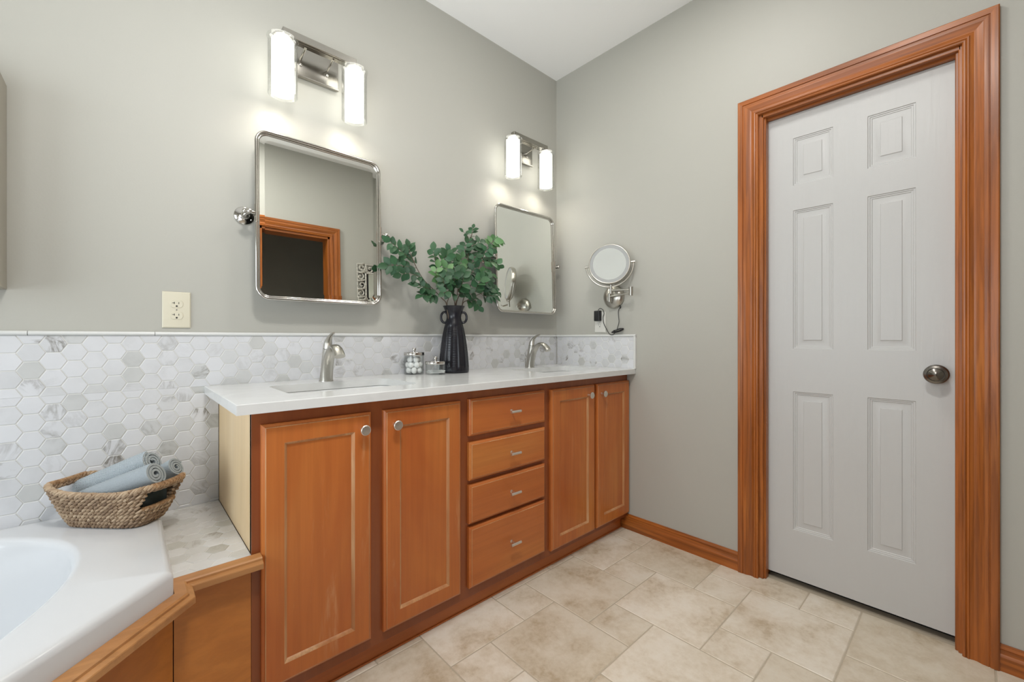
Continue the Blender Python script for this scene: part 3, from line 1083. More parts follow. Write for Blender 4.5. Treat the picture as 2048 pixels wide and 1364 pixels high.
# ledge trim: flat top, bead, drop; path follows the inner (tile side) edge
TRP = [(0.0, 0.462), (0.0, 0.4865), (0.022, 0.484), (0.026, 0.481), (0.0265, 0.476), (0.030, 0.4755), (0.0365, 0.472), (0.0375, 0.470), (0.0375, 0.457), (0.0355, 0.456), (0.0, 0.456)]
path = [V3((-1.8160, -0.5325, 0)), V3((-2.0045, -0.5325, 0)), V3((-2.0045, -0.6115, 0)), V3((-2.945, -1.5475, 0))]
mb = MB()
sweep(mb, TRP, path, (0, 0, 1))
obj('ledge_trim', mb, LEDGE, sur, smooth=25)

# ================================================================== WALL MIRRORS
def wall_mirror(xl, xr, zc, h, tilt, pv, label, mounts=True):
    cx = (xl + xr) / 2
    t = thing('wall_mirror', (cx, -0.002, zc - h / 2), label, 'mirror', 'pivoting vanity mirrors')
    w_ = xr - xl
    A = Matrix.Translation((cx, pv, zc)) @ Matrix.Rotation(-tilt, 4, 'X')

    def loop(i, y, r, n=7):
        P = rrect(0, 0, w_ - 2 * i, h - 2 * i, r, 0, n)
        return [A @ V3((p.x, y, p.y)) for p in P]
    mb = MB()
    rr = 0.0055
    mb.tube(loop(rr, -0.006, 0.042, 10), [(rr, rr)] * 44, 12, closed=True)
    mb.tube(loop(0.0125, 0.000, 0.036, 10), [(0.0042, 0.005)] * 44, 10, closed=True)
    obj('frame', mb, CHROME, t, smooth=50)
    mb = MB()
    i0 = 0.0135
    bev = 0.020
    mb.loft([loop(i0, 0.006, 0.034), loop(i0, 0.0010, 0.034), loop(i0 + bev, 0.0000, 0.020)], True, True, True)
    obj('glass', mb, MIRROR, t, smooth=0)
    mb = MB()
    mb.loft([loop(i0, 0.0062, 0.034), loop(i0 + 0.002, 0.0085, 0.034)], True, True, True)
    obj('backing', mb, BLACKP, t, smooth=0)
    for sx in (-1, 1):
        x = cx + sx * (w_ / 2 - rr)
        mb = MB()
        mb.tube([A @ V3((sx * (w_ / 2 - rr), -0.006, z)) for z in (-0.032, 0.032)], 0.0078, 14)
        obj('pivot_sleeve', mb, CHROME, t)
        mb = MB()
        mx = cx + sx * (w_ / 2 + 0.020)
        mb.lathe([(0.0001, 0.0), (0.0335, 0.0), (0.0335, 0.003), (0.0315, 0.0055), (0.019, 0.0085), (0.0125, 0.013), (0.0095, 0.020), (0.0085, 0.034), (0.0095, 0.040)], (mx, -0.0008, zc), (0, -1, 0), 28)
        yy = pv - 0.006
        mb.tube([(mx, -0.03, zc), (mx, yy - 0.012, zc)], [0.0095, 0.0095], 14)
        mb.sphere((mx, yy - 0.012, zc), 0.0095)
        mb.tube([(mx + sx * 0.014, yy, zc), (x, yy, zc)], [0.0062, 0.0062], 12)
        mb.sphere((mx + sx * 0.014, yy, zc), 0.0085, (0.8, 1, 1))
        for k in range(3):
            a = R(210 + 120 * k)
            mb.sphere((mx + 0.0250 * math.cos(a), -0.0075, zc + 0.0250 * math.sin(a)), 0.0035, (1, 0.5, 1), 8, 5)
        obj('mount', mb, CHROME, t, smooth=45)
    return t


wall_mirror(-1.7378, -1.2517, 1.5269, 0.632, 0.022, -0.070, 'rounded rectangular pivot mirror above the left basin, reflecting a doorway')
wall_mirror(-0.5844, -0.094, 1.5185, 0.612, 0.034, -0.066, 'rounded rectangular pivot mirror above the right basin, beside the wall corner')


# ================================================================== VANITY LIGHTS
def vanity_light(cx, label):
    t = thing('vanity_light', (cx, -0.002, 1.975), label, 'wall light', 'two-shade vanity lights')
    ya = -0.100
    mb = MB(); mb.box((cx - 0.0985, -0.022, 2.1215), (cx + 0.0985, -0.001, 2.2375), 0.003)
    mb.box((cx - 0.0985, -0.030, 2.117), (cx + 0.0985, -0.016, 2.1235), 0.001, 1)
    obj('backplate', mb, NICKEL_L, t)
    mb = MB(); mb.box((cx - 0.1385, ya - 0.014, 2.201), (cx + 0.1385, ya + 0.014, 2.229), 0.0012, 1)
    mb.box((cx - 0.163, ya - 0.004, 2.199), (cx + 0.163, ya + 0.020, 2.2035), 0.0008, 1)
    obj('crossbar', mb, NICKEL_L, t)
    for sx in (-1, 1):
        mb = MB(); mb.tube([(cx + sx * 0.052, -0.02, 2.188), (cx + sx * 0.052, ya + 0.006, 2.200)], 0.0045, 10)
        obj('arm', mb, CHROME, t)
        mb = MB(); mb.sphere((cx + sx * 0.052, -0.0235, 2.166), 0.0065, (1, 0.8, 1), 10, 6)
        obj('cap_nut', mb, CHROME, t)
        x = cx + sx * 0.1355
        mb = MB(); mb.lathe([(0.0001, 2.2000), (0.030, 2.2000), (0.032, 2.198), (0.032, 2.192), (0.020, 2.190), (0.0001, 2.190)], (x, ya, 0), (0, 0, 1), 28)
        obj('socket_cap', mb, NICKEL_L, t)
        mb = MB()
        ro = 0.0500
        mb.lathe([(0.033, 2.1895), (0.0515, 2.1895), (0.0530, 2.1880), (0.0530, 2.1855), (0.0505, 2.1840), (ro, 2.180), (ro, 1.985), (ro + 0.0006, 1.9785), (ro - 0.001, 1.9770), (ro - 0.0024, 1.9785), (ro - 0.0024, 2.180), (0.033, 2.1870)], (x, ya, 0), (0, 0, 1), 48)
        g = obj('glass_shade', mb, GLASS, t, smooth=40)
        mb = MB()
        ri = 0.0375
        mb.lathe([(0.0001, 2.182), (ri - 0.003, 2.182), (ri, 2.179), (ri, 1.9835), (ri - 0.003, 1.9835), (ri - 0.003, 2.172)], (x, ya, 0), (0, 0, 1), 40)
        d = obj('opal_diffuser', mb, SHADE, t, smooth=40)
        l = bpy.data.lights.new('bulb_light', 'POINT')
        l.energy = 1.4
        l.color = (1.0, 0.95, 0.84)
        l.shadow_soft_size = 0.018
        lo = bpy.data.objects.new('bulb_light', l)
        C.objects.link(lo)
        lo.parent = t
        lo.location = V3((x, ya, 2.02)) - t.location
    return t


vanity_light(-1.516, 'brushed nickel two-shade wall light above the left mirror')
vanity_light(-0.344, 'brushed nickel two-shade wall light above the right mirror, in the corner')


# ================================================================== OUTLETS
def outlet(P, label, m, twenty=True):
    """P(u,v,h): u to the right, v up, h off the wall"""
    o = P(0, 0, 0)
    t = thing('wall_outlet', o, label, 'outlet', 'duplex outlets')
    mb = MB()
    def L(w_, h_, h):
        return [P(-w_, -h_, h), P(w_, -h_, h), P(w_, h_, h), P(-w_, h_, h)]
    mb.loft([L(0.0385, 0.0615, 0.0006), L(0.0385, 0.0615, 0.003), L(0.0355, 0.0585, 0.0058), L(0.033, 0.056, 0.0062)], True, True, True)
    obj('cover_plate', mb, m, t, smooth=20)
    for sv in (-1, 1):
        v0 = sv * 0.0198
        mb = MB()
        Q = []
        for k in range(28):
            a = 2 * PI * k / 28
            u, v = 0.0172 * math.cos(a), max(-0.0125, min(0.0125, 0.0172 * math.sin(a)))
            Q.append((u, v))
        mb.loft([[P(u, v0 + v, 0.0058) for u, v in Q], [P(u, v0 + v, 0.0072) for u, v in Q], [P(u * .96, v0 + v * .96, 0.0078) for u, v in Q]], True, False, True)
        r = obj('receptacle', mb, m, t, smooth=30)
        mb = MB()
        def slot(u0, u1, v0_, v1_):
            mb.loft([[P(u0, v0_, 0.0079), P(u1, v0_, 0.0079), P(u1, v1_, 0.0079), P(u0, v1_, 0.0079)], [P(u0, v0_, 0.0081), P(u1, v0_, 0.0081), P(u1, v1_, 0.0081), P(u0, v1_, 0.0081)]], True, True, True)
        slot(0.0050, 0.0066, v0 + 0.0002, v0 + 0.0066)
        slot(-0.0072, -0.0054, v0 + 0.0000, v0 + 0.0068)
        if twenty:
            slot(-0.0120, -0.0072, v0 + 0.0026, v0 + 0.0042)
        mb.loft([[P(0.0028 * math.cos(2 * PI * k / 12), v0 - 0.0072 + 0.0028 * math.sin(2 * PI * k / 12), h) for k in range(12)] for h in (0.0079, 0.0081)], True, True, True)
        obj('slots', mb, SLOT, r, smooth=0)
    mb = MB()
    mb.loft([[P(0.0022 * math.cos(2 * PI * k / 10), 0.0022 * math.sin(2 * PI * k / 10), h) for k in range(10)] for h in (0.006, 0.0072)], True, True, True)
    obj('screw', mb, NICKEL, t)
    return t


outlet(lambda u, v, h: V3((-1.9565 + u, -h, 1.1665 + v)), 'ivory duplex outlet above the tile by the tub', IVORY)
outlet(lambda u, v, h: V3((-h, -0.3490 - u, 1.1650 + v)), 'white duplex outlet on the right wall with a black adapter plugged in', WPLAST, False)

# ================================================================== MAGNIFYING MIRROR
mm = thing('magnifying_mirror', (-0.001, -0.450, 1.24), 'round brushed nickel magnifying mirror on a folding wall arm', 'mirror')
PC = V3((-0.0008, -0.4465, 1.3075))
mb = MB()
mb.lathe([(0.0001, 0), (0.066, 0), (0.068, 0.003), (0.067, 0.010), (0.062, 0.020), (0.052, 0.029), (0.036, 0.036), (0.018, 0.039), (0.0001, 0.040)], PC, (-1, 0, 0), 40)
obj('wall_plate', mb, NICKEL, mm, smooth=50)
mb = MB(); mb.lathe([(0.0001, 0.006), (0.0038, 0.006), (0.0042, 0.003), (0.0042, 0)], PC + V3((-0.036, -0.008, -0.036)), (-1, 0, -0.4), 12)
obj('switch', mb, CHROME, mm)
J0 = at(1219, 596, 0, -0.062)
J1 = at(1262, 582, 0, -0.085)
J2 = at(1222, 579, 0, -0.105)
mb = MB()
mb.tube([PC + V3((-0.036, 0, 0)), V3((-0.062, J0.y, PC.z))], 0.009, 12)
mb.tube([J0 + V3((0, 0, -0.022)), J0 + V3((0, 0, 0.026))], 0.0085, 14)
mb.tube([J0 + V3((0, 0, 0.008)), J1 + V3((0, 0, -0.010))], 0.0052, 10)
mb.tube([J1 + V3((0, 0, -0.024)), J1 + V3((0, 0, 0.022))], 0.0115, 16)
mb.tube([J1 + V3((0, 0, 0.008)), J2 + V3((0, 0, -0.004))], 0.0052, 10)
mb.tube([J2 + V3((0, 0, -0.024)), J2 + V3((0, 0, 0.026))], 0.0085, 14)
obj('folding_arm', mb, NICKEL, mm, smooth=45)
MC = V3((-0.0968, -0.4785, 1.480))
nm = V3((-0.86, -0.50, 0.13)).normalized()
hz = V3((0, 0, 1)).cross(nm).normalized()          # horizontal in the disc plane
hz = (hz + V3((0, 0, 1)) * 0.075 * (1 if hz.y < 0 else -1)).normalized()
vt = nm.cross(hz).normalized()
if vt.z < 0:
    vt = -vt


def disc(mb, prof, n=56):
    loops = []
    for r, h in prof:
        loops.append([MC + nm * h + hz * (r * math.cos(2 * PI * k / n)) + vt * (r * math.sin(2 * PI * k / n)) for k in range(n)])
    mb.loft(loops, True, False, False)


mb = MB()
disc(mb, [(0.107, 0.0150), (0.1085, 0.0165), (0.111, 0.0165), (0.1135, 0.0145), (0.1145, 0.010), (0.1145, -0.010), (0.1135, -0.0145), (0.111, -0.0165), (0.1085, -0.0165), (0.107, -0.0150)])
obj('rim', mb, NICKEL, mm, smooth=50)
mb = MB(); disc(mb, [(0.107, 0.0148), (0.090, 0.0140)]); disc(mb, [(0.090, -0.0140), (0.107, -0.0148)])
tag(obj('light_ring', mb, FROST, mm, smooth=50), 'frosted light ring around the mirror')
mb = MB(); disc(mb, [(0.090, 0.0139), (0.06, 0.0130), (0.03, 0.0125), (0.0005, 0.0123)]); disc(mb, [(0.0005, -0.0125), (0.090, -0.0139)])
obj('mirror_glass', mb, MIRROR, mm, smooth=50)
mb = MB()
yr = 0.128
mb.tube([MC + hz * (yr * math.cos(R(180 + 180 * k / 36))) + vt * (yr * math.sin(R(180 + 180 * k / 36))) for k in range(37)], 0.0042, 10)
for s_ in (-1, 1):
    mb.tube([MC + hz * (s_ * 0.113), MC + hz * (s_ * 0.133)], 0.0050, 12)
    mb.tube([MC + hz * (s_ * 0.126), MC + hz * (s_ * 0.137)], 0.0078, 14)
bt = MC - vt * yr
mb.tube([bt + V3((0, 0, 0.004)), J2 + V3((0, 0, 0.024))], 0.0070, 12)
obj('yoke', mb, NICKEL, mm, smooth=45)
# adapter and cord
ad = thing('power_adapter', at(1198, 632, 0, -0.009), 'black plug-in power adapter with bundled cord below the round mirror', 'power adapter')
PA = ad.location.copy()
mb = MB(); mb.box(PA + V3((-0.026, -0.020, -0.031)), PA + V3((0.0005, 0.020, 0.031)), 0.005, 3)
obj('plug_block', mb, BLACKP, ad)


def smooth_path(pts, n=6):
    P = [V3(p) for p in pts]
    out = []
    for i in range(len(P) - 1):
        p0, p1, p2, p3 = P[max(i - 1, 0)], P[i], P[i + 1], P[min(i + 2, len(P) - 1)]
        for k in range(n):
            s_ = k / n
            out.append(0.5 * ((2 * p1) + (-p0 + p2) * s_ + (2 * p0 - 5 * p1 + 4 * p2 - p3) * s_ * s_ + (-p0 + 3 * p1 - 3 * p2 + p3) * s_ ** 3))
    out.append(P[-1])
    return out


mb = MB()
mb.tube(smooth_path([at(1197, 623, 0, -0.022), at(1197, 619, 0, -0.024), at(1201, 617, 0, -0.022), at(1206, 620, 0, -0.016), at(1208, 627, 0, -0.012), at(1206, 636, 0, -0.010), at(1208, 648, 0, -0.009), at(1213, 658, 0, -0.009),
                     at(1218, 667, 0, -0.010), at(1224, 669.5, 0, -0.018), at(1229, 667, 0, -0.016)]), 0.0019, 8)
mb.tube(smooth_path([at(1241, 613, 0, -0.008), at(1237, 621, 0, -0.008), at(1237, 632, 0, -0.008), at(1238, 643, 0, -0.008), at(1236, 652, 0, -0.009), at(1234, 659, 0, -0.014)]), 0.0019, 8)
mb.tube([at(1241, 612, 0, -0.008), at(1240, 617, 0, -0.008)], 0.0040, 10)
obj('cord', mb, BLACKP, ad)
mb = MB()
A0, A1 = at(1223, 665, 0, -0.016), at(1246, 658, 0, -0.016)
for k in range(7):
    a = 2 * PI * k / 7
    o_ = V3((math.cos(a) * 0.007 - 0.0, 0, math.sin(a) * 0.007))
    d_ = (A1 - A0)
    mb.tube(smooth_path([A0 + o_ * 0.4 + d_ * rng.uniform(-.02, .06), A0 + d_ * 0.3 + o_ * 0.9, A0 + d_ * 0.7 + o_ * 1.2, A1 + o_ * 0.5 - d_ * rng.uniform(-.04, .06)], 4), 0.0024, 7)
m_ = A0 + (A1 - A0) * 0.25
mb.tube([m_ - (A1 - A0) * 0.03, m_ + (A1 - A0) * 0.03], 0.0095, 12)
obj('cord_bundle', mb, BLACKP, ad)

# ================================================================== VASE AND GREENERY
VC = V3((-0.882, -0.103, CZ1 + 0.0004))
vase = thing('vase', VC, 'tall black ribbed ceramic vase with two ring handles, holding greenery', 'vase')
PR = [(0.0001, 0.0), (0.070, 0.0), (0.0745, 0.003), (0.0755, 0.012), (0.0748, 0.03), (0.0725, 0.06), (0.0690, 0.10), (0.0640, 0.14), (0.0580, 0.18), (0.0505, 0.215), (0.0462, 0.232), (0.0425, 0.245), (0.0375, 0.262),
      (0.0360, 0.272), (0.0375, 0.284), (0.0425, 0.302), (0.0490, 0.318), (0.0545, 0.3275), (0.0535, 0.3285), (0.0505, 0.322), (0.041, 0.300), (0.0335, 0.272), (0.036, 0.24), (0.045, 0.21), (0.05, 0.15)]
fine = []
for (r0_, z0_), (r1_, z1_) in zip(PR[:-1], PR[1:]):
    nst = max(1, int(abs(z1_ - z0_) / 0.004)) if (z0_ >= 0.012 and z1_ > z0_ and z1_ < 0.24) else 1
    for k in range(nst):
        s_ = k / nst
        fine.append((r0_ + (r1_ - r0_) * s_, z0_ + (z1_ - z0_) * s_))
fine.append(PR[-1])


def vfn(a, z):
    if z < 0.010 or z > 0.235:
        return 1.0
    e_ = min(1, (z - 0.010) / 0.02, (0.235 - z) / 0.01)
    ph = (a * 12 / (2 * PI)) % 1.0
    rib = math.exp(-((ph - 0.5) / 0.085) ** 2)
    return 1 - 0.050 * e_ * (1 - rib) + 0.016 * e_ * (1 - rib) * math.sin(z * 2 * PI / 0.0115) * 0.5


mb = MB(); mb.lathe(fine, VC, (0, 0, 1), 144, fn=vfn, cap0=True)
obj('body', mb, VASE, vase, smooth=60)
vr = V3((0.838, -0.545, 0)).normalized()       # handle axis, across the view
for s_ in (-1, 1):
    mb = MB()
    cc = VC + vr * (s_ * 0.046) + V3((0, 0, 0.272))
    pts = [cc + vr * (s_ * 0.017 * math.cos(2 * PI * k / 24)) + V3((0, 0, 0.026 * math.sin(2 * PI * k / 24))) for k in range(24)]
    mb.tube(pts, [(0.0052, 0.0062)] * 24, 10, closed=True)
    obj('handle', mb, VASE, vase, smooth=50)


def leaf(mb, base, d, nrm, L, W, c, bend=0.25, fold=0.18):
    d = d.normalized()
    nrm = (nrm - d * nrm.dot(d)).normalized()
    s_ = d.cross(nrm)
    prof = [(0.0, 0.05), (0.12, 0.45), (0.30, 0.88), (0.48, 1.0), (0.66, 0.86), (0.84, 0.5), (1.0, 0.02)]
    vs = []
    for t_, wd in prof:
        y = base + d * (L * t_) - nrm * (bend * L * t_ * t_)
        vs += [y + s_ * (W * wd) + nrm * (fold * W * wd), y, y - s_ * (W * wd) + nrm * (fold * W * wd)]
    fs = []
    for k in range(len(prof) - 1):
        a = 3 * k
        fs += [(a, a + 1, a + 4, a + 3), (a + 1, a + 2, a + 5, a + 4)]
    mb.add(vs, fs, 0, (c, rng.random(), rng.random()))


KL = 1.36


def branch(label, main, sprays, tone=0.35):
    """main = [(px,py,y)], sprays = list of ([(px,py,y)...], pairs, leaf length)"""
    base = VC + V3((0, 0, 0.20))
    M = [at(px, py, 1, y) for px, py, y in main]
    t = thing('leafy_branch', M[0], label, 'branch', 'green branches in the black vase')
    mb = MB()
    pts = smooth_path([VC + V3(((M[0].x - VC.x) * 0.4, (M[0].y - VC.y) * 0.4, 0.17))] + M, 5)
    n = len(pts)
    mb.tube(pts, [0.0026 - 0.0013 * k / n for k in range(n)], 7)
    lf = MB()
    for S, pairs, ll in sprays:
        pairs, ll = pairs + 1, ll * KL
        Q = [at(px, py, 1, y) for px, py, y in S]
        pth = smooth_path(Q, 5)
        n2 = len(pth)
        mb.tube(pth, [0.0013 - 0.0006 * k / n2 for k in range(n2)], 6)
        tn = min(1, max(0, tone + rng.uniform(-0.25, 0.25)))
        for k in range(pairs + 1):
            f = (0.22 + 0.78 * k / max(pairs, 1)) * (n2 - 1)
            i = min(int(f), n2 - 2)
            p = pth[i] + (pth[i + 1] - pth[i]) * (f - i)
            tg = (pth[min(i + 1, n2 - 1)] - pth[max(i - 1, 0)]).normalized()
            view = (CAM - p).normalized()
            nrm = (view * rng.uniform(0.4, 1.0) + V3((rng.uniform(-.5, .5), rng.uniform(-.35, .2), rng.uniform(0.0, .8)))).normalized()
            side = tg.cross(nrm).normalized()
            Ls = ll * rng.uniform(0.82, 1.12)
            if k == pairs:
                leaf(lf, p, tg, nrm, Ls, Ls * 0.33, tn, rng.uniform(0, .3))
            else:
                for sd in (-1, 1):
                    dd = side * sd * rng.uniform(0.75, 1.0) + tg * rng.uniform(0.35, 0.7)
                    n3 = (nrm + V3((rng.uniform(-.35, .35), rng.uniform(-.35, .35), rng.uniform(-.3, .3)))).normalized()
                    leaf(lf, p + tg * rng.uniform(-.002, .002), dd, n3, Ls * rng.uniform(.85, 1.1), Ls * rng.uniform(0.30, 0.38), min(1, max(0, tn + rng.uniform(-0.15, 0.15))), rng.uniform(0, .35))
    obj('stem', mb, STEM, t, smooth=50)
    tag(obj('leaves', lf, LEAF, t, rnd=True, smooth=60), 'pointed oval green leaves')
    return t


Y1 = -0.10
branch('long leafy branch reaching left toward the left mirror', [(894, 612, -.11), (884, 597, -.11), (868, 580, -.10), (848, 560, -.10), (834, 537, -.09), (825, 517, -.09), (818, 500, -.09)], [
    ([(822, 519, -.09), (806, 505, -.10), (792, 493, -.11), (780, 484, -.12)], 4, .034),
    ([(833, 536, -.09), (812, 533, -.10), (792, 530, -.11), (776, 531, -.11)], 4, .034),
    ([(834, 537, -.09), (826, 518, -.08), (819, 502, -.08), (817, 494, -.08)], 3, .033),
    ([(848, 560, -.10), (834, 551, -.12), (815, 547, -.13), (803, 549, -.13)], 3, .034),
    ([(868, 580, -.10), (858, 577, -.12), (847, 574, -.13), (838, 571, -.13)], 3, .034),
    ([(872, 585, -.11), (864, 590, -.12), (854, 589, -.13), (846, 590, -.14)], 3, .035)], 0.30)
branch('upright branch just left of the middle with bright green leaves', [(894, 612, -.11), (897, 594, -.12), (886, 572, -.12), (880, 548, -.12), (874, 525, -.12), (868, 507, -.12)], [
    ([(880, 548, -.12), (872, 528, -.13), (868, 512, -.13), (867, 502, -.13)], 3, .034),
    ([(878, 540, -.12), (884, 526, -.12), (890, 516, -.12), (896, 508, -.12)], 3, .034),
    ([(886, 570, -.12), (876, 560, -.14), (872, 548, -.15), (874, 536, -.15)], 3, .033),
    ([(889, 578, -.12), (896, 562, -.14), (898, 548, -.15), (893, 536, -.15)], 3, .035)], 0.6)
branch('short upright branch in the middle of the vase', [(910, 613, -.10), (906, 594, -.10), (902, 570, -.10), (900, 545, -.10), (902, 525, -.10), (906, 512, -.10)], [
    ([(900, 545, -.10), (901, 525, -.10), (902, 512, -.09), (899, 502, -.09)], 3, .034),
    ([(901, 555, -.10), (912, 540, -.11), (920, 528, -.12), (924, 516, -.12)], 3, .036),
    ([(903, 575, -.10), (914, 562, -.14), (922, 552, -.15), (930, 546, -.15)], 3, .036),
    ([(904, 584, -.10), (894, 575, -.15), (888, 566, -.17), (886, 556, -.17)], 3, .036)], 0.45)
branch('low dense branch at the centre of the greenery', [(911, 612, -.12), (914, 592, -.13), (916, 575, -.14), (918, 560, -.15)], [
    ([(914, 592, -.13), (904, 584, -.16), (896, 582, -.18), (888, 586, -.19)], 2, .037),
    ([(915, 584, -.13), (922, 572, -.17), (926, 560, -.19), (926, 550, -.19)], 3, .038),
    ([(914, 590, -.13), (924, 586, -.15), (934, 584, -.17), (942, 588, -.17)], 3, .037),
    ([(916, 576, -.14), (910, 566, -.17), (908, 555, -.18), (912, 544, -.18)], 3, .038)], 0.15)
branch('tallest branch, its thin tip above the rest', [(912, 612, -.09), (920, 585, -.09), (927, 555, -.08), (934, 525, -.08), (938, 500, -.08), (940, 482, -.08), (944, 466, -.08), (947, 457, -.08)], [
    ([(938, 500, -.08), (944, 492, -.08), (952, 488, -.08), (960, 485, -.08)], 3, .034),
    ([(939, 490, -.08), (937, 478, -.08), (933, 470, -.08), (927, 464, -.08)], 1, .022),
    ([(941, 480, -.08), (944, 470, -.08), (945, 463, -.08), (946, 457, -.08)], 2, .022),
    ([(934, 525, -.08), (931, 510, -.08), (930, 498, -.08), (932, 486, -.08)], 3, .032),
    ([(930, 545, -.08), (940, 530, -.08), (948, 518, -.09), (956, 508, -.09)], 3, .035),
    ([(925, 562, -.08), (934, 552, -.10), (944, 545, -.11), (950, 536, -.12)], 3, .035)], 0.10)
branch('branch leaning right across the edge of the right mirror', [(924, 612, -.09), (930, 590, -.09), (944, 566, -.08), (955, 540, -.08), (964, 515, -.08), (972, 498, -.08)], [
    ([(972, 498, -.08), (982, 487, -.09), (992, 479, -.10), (1000, 481, -.10)], 4, .034),
    ([(960, 524, -.08), (975, 523, -.09), (988, 525, -.10), (998, 530, -.10)], 4, .034),
    ([(964, 515, -.08), (970, 505, -.10), (976, 497, -.12), (985, 500, -.12)], 2, .033),
    ([(950, 552, -.08), (962, 546, -.10), (972, 544, -.11), (982, 548, -.12)], 3, .034)], 0.62)
branch('low branch drooping right in front of the right mirror frame', [(924, 612, -.11), (934, 601, -.12), (946, 594, -.12), (960, 588, -.13), (974, 584, -.13)], [
    ([(946, 594, -.12), (950, 599, -.14), (954, 606, -.15), (958, 612, -.15)], 2, .034),
    ([(936, 600, -.12), (942, 604, -.13), (946, 609, -.13)], 1, .032),
    ([(962, 588, -.13), (970, 592, -.14), (980, 592, -.15), (990, 590, -.15)], 3, .036),
    ([(960, 588, -.13), (964, 574, -.15), (972, 566, -.17), (980, 562, -.17)], 3, .036),
    ([(950, 592, -.12), (952, 578, -.15), (958, 566, -.17), (962, 556, -.18)], 3, .037),
    ([(972, 584, -.13), (982, 578, -.13), (990, 578, -.13), (996, 584, -.13)], 3, .034)], 0.28)


# ================================================================== JARS
def glass_jar(c, r, h, label):
    t = thing('glass_jar', c, label, 'jar', 'glass jars with chrome lids')
    mb = MB()
    mb.lathe([(0.0001, 0.0004), (r - 0.004, 0.0004), (r - 0.001, 0.002), (r, 0.006), (r, h), (r - 0.0028, h), (r - 0.0028, 0.0075), (r - 0.005, 0.006), (0.0001, 0.006)], c, (0, 0, 1), 40)
    obj('glass_body', mb, JAR, t, smooth=40)
    mb = MB()
    mb.lathe([(0.0001, h + 0.0002), (r + 0.0012, h + 0.0002), (r + 0.0016, h + 0.001), (r + 0.0016, h + 0.0125), (r + 0.0002, h + 0.0142), (0.012, h + 0.0150), (0.0001, h + 0.0150)], c, (0, 0, 1), 40)
    l = obj('lid', mb, CHROME, t, smooth=40)
    mb = MB()
    mb.lathe([(0.005, h + 0.0145), (0.0042, h + 0.018), (0.0045, h + 0.021), (0.0080, h + 0.023), (0.0086, h + 0.027), (0.0078, h + 0.0325), (0.0062, h + 0.0345), (0.0001, h + 0.035)], c, (0, 0, 1), 20)
    obj('lid_knob', mb, CHROME, l, smooth=40)


J1c = V3((-1.083, -0.0675, CZ1))
J2c = V3((-1.0150, -0.1450, CZ1))
glass_jar(J1c, 0.0460, 0.089, 'taller glass jar of cotton balls with a chrome lid')
glass_jar(J2c, 0.0465, 0.048, 'shorter glass jar of cotton swabs with a chrome lid, beside the vase')
mbp = MB(); mbp.sphere((0, 0, 0), 0.0150, (1, 0.95, 0.85), 14, 10)
for v in mbp.v:
    v += v.normalized() * 0.0016 * noise.noise(v * 240)
cb0 = None
cpos = []
for lz in range(3):
    for k in range(6 if lz < 2 else 4):
        a = 2 * PI * k / 6 + lz * 0.5
        rr = 0.0275 if k < 6 else 0
        if lz == 2:
            a = 2 * PI * k / 4
            rr = 0.020
        cpos.append((rr * math.cos(a), rr * math.sin(a), 0.0195 + lz * 0.0245))
    if lz < 2:
        cpos.append((0, 0, 0.0200 + lz * 0.0250))
for k, (x, y, z) in enumerate(cpos):
    if cb0 is None:
        cb0 = obj('cotton_ball', mbp, COTTON, origin=(0, 0, 0), smooth=60)
        o = cb0
    else:
        o = cb0.copy(); C.objects.link(o)
    o.location = J1c + V3((x, y, z))
    o.rotation_euler = (rng.uniform(0, 6), rng.uniform(0, 6), rng.uniform(0, 6))
    tag(o, 'white cotton ball inside the taller glass jar', 'cotton ball', 'cotton balls in the taller jar')
sw0 = None
for k in range(16):
    lay, i = divmod(k, 6)
    if sw0 is None:
        mb = MB()
        mb.tube([(-0.034, 0, 0), (-0.0265, 0, 0), (-0.0255, 0, 0), (0.0255, 0, 0), (0.0265, 0, 0), (0.034, 0, 0)], [0.0012, 0.0023, 0.0012, 0.0012, 0.0023, 0.0012], 8)
        o = sw0 = obj('cotton_swab', mb, COTTON, origin=(0, 0, 0))
    else:
        o = sw0.copy(); C.objects.link(o)
    o.location = J2c + V3((rng.uniform(-.002, .002), -0.018 + i * 0.0072, 0.0085 + lay * 0.0050))
    o.rotation_euler = (0, rng.uniform(-.03, .03), R(-32) + rng.uniform(-.12, .12) * (0.4 if i in (0, 5) else 1))
    tag(o, 'white cotton swab lying in the shorter glass jar', 'cotton swab', 'cotton swabs in the shorter jar')

# ================================================================== BASKET AND TOWELS
FR = V3((-2.047, -0.330, 0))
FL = V3((-2.266, -0.108, 0))
e1 = (FR - FL).normalized()
e2 = V3((-e1.y, e1.x, 0))
if e2.y < 0:
    e2 = -e2
BW, BD = (FR - FL).length, 0.152
BC = FL + e1 * (BW / 2) + e2 * (BD / 2)
BZ0 = TZ + 0.0006
bk = thing('wicker_basket', (BC.x, BC.y, BZ0), 'tan woven wicker basket on the tub rim holding rolled towels', 'basket')
HB = 0.100


def ring(v, s_, n_off=0.0):
    """point on the basket wall: v 0..1 height, s_ 0..1 round the perimeter"""
    fl = v ** 0.85
    w_ = BW - 0.105 * (1 - fl) + 2 * n_off
    d_ = BD - 0.055 * (1 - fl) + 2 * n_off
    r = 0.030
    per = [(w_ / 2 - r), (d_ / 2 - r)]
    a = 2 * PI * s_
    ca, sa = math.cos(a), math.sin(a)
    p = 4.6
    k = (abs(ca) ** p + abs(sa) ** p) ** (-1 / p)
    x, y = ca * k, sa * k
    corner = min(1, abs(x * y)) ** 3
    end = abs(x) ** 4
    zr = HB * v + v * v * (0.016 * corner + 0.014 * end - 0.006)
    return BC + e1 * (x * w_ / 2) + e2 * (y * d_ / 2) + V3((0, 0, BZ0 + 0.004 + zr))


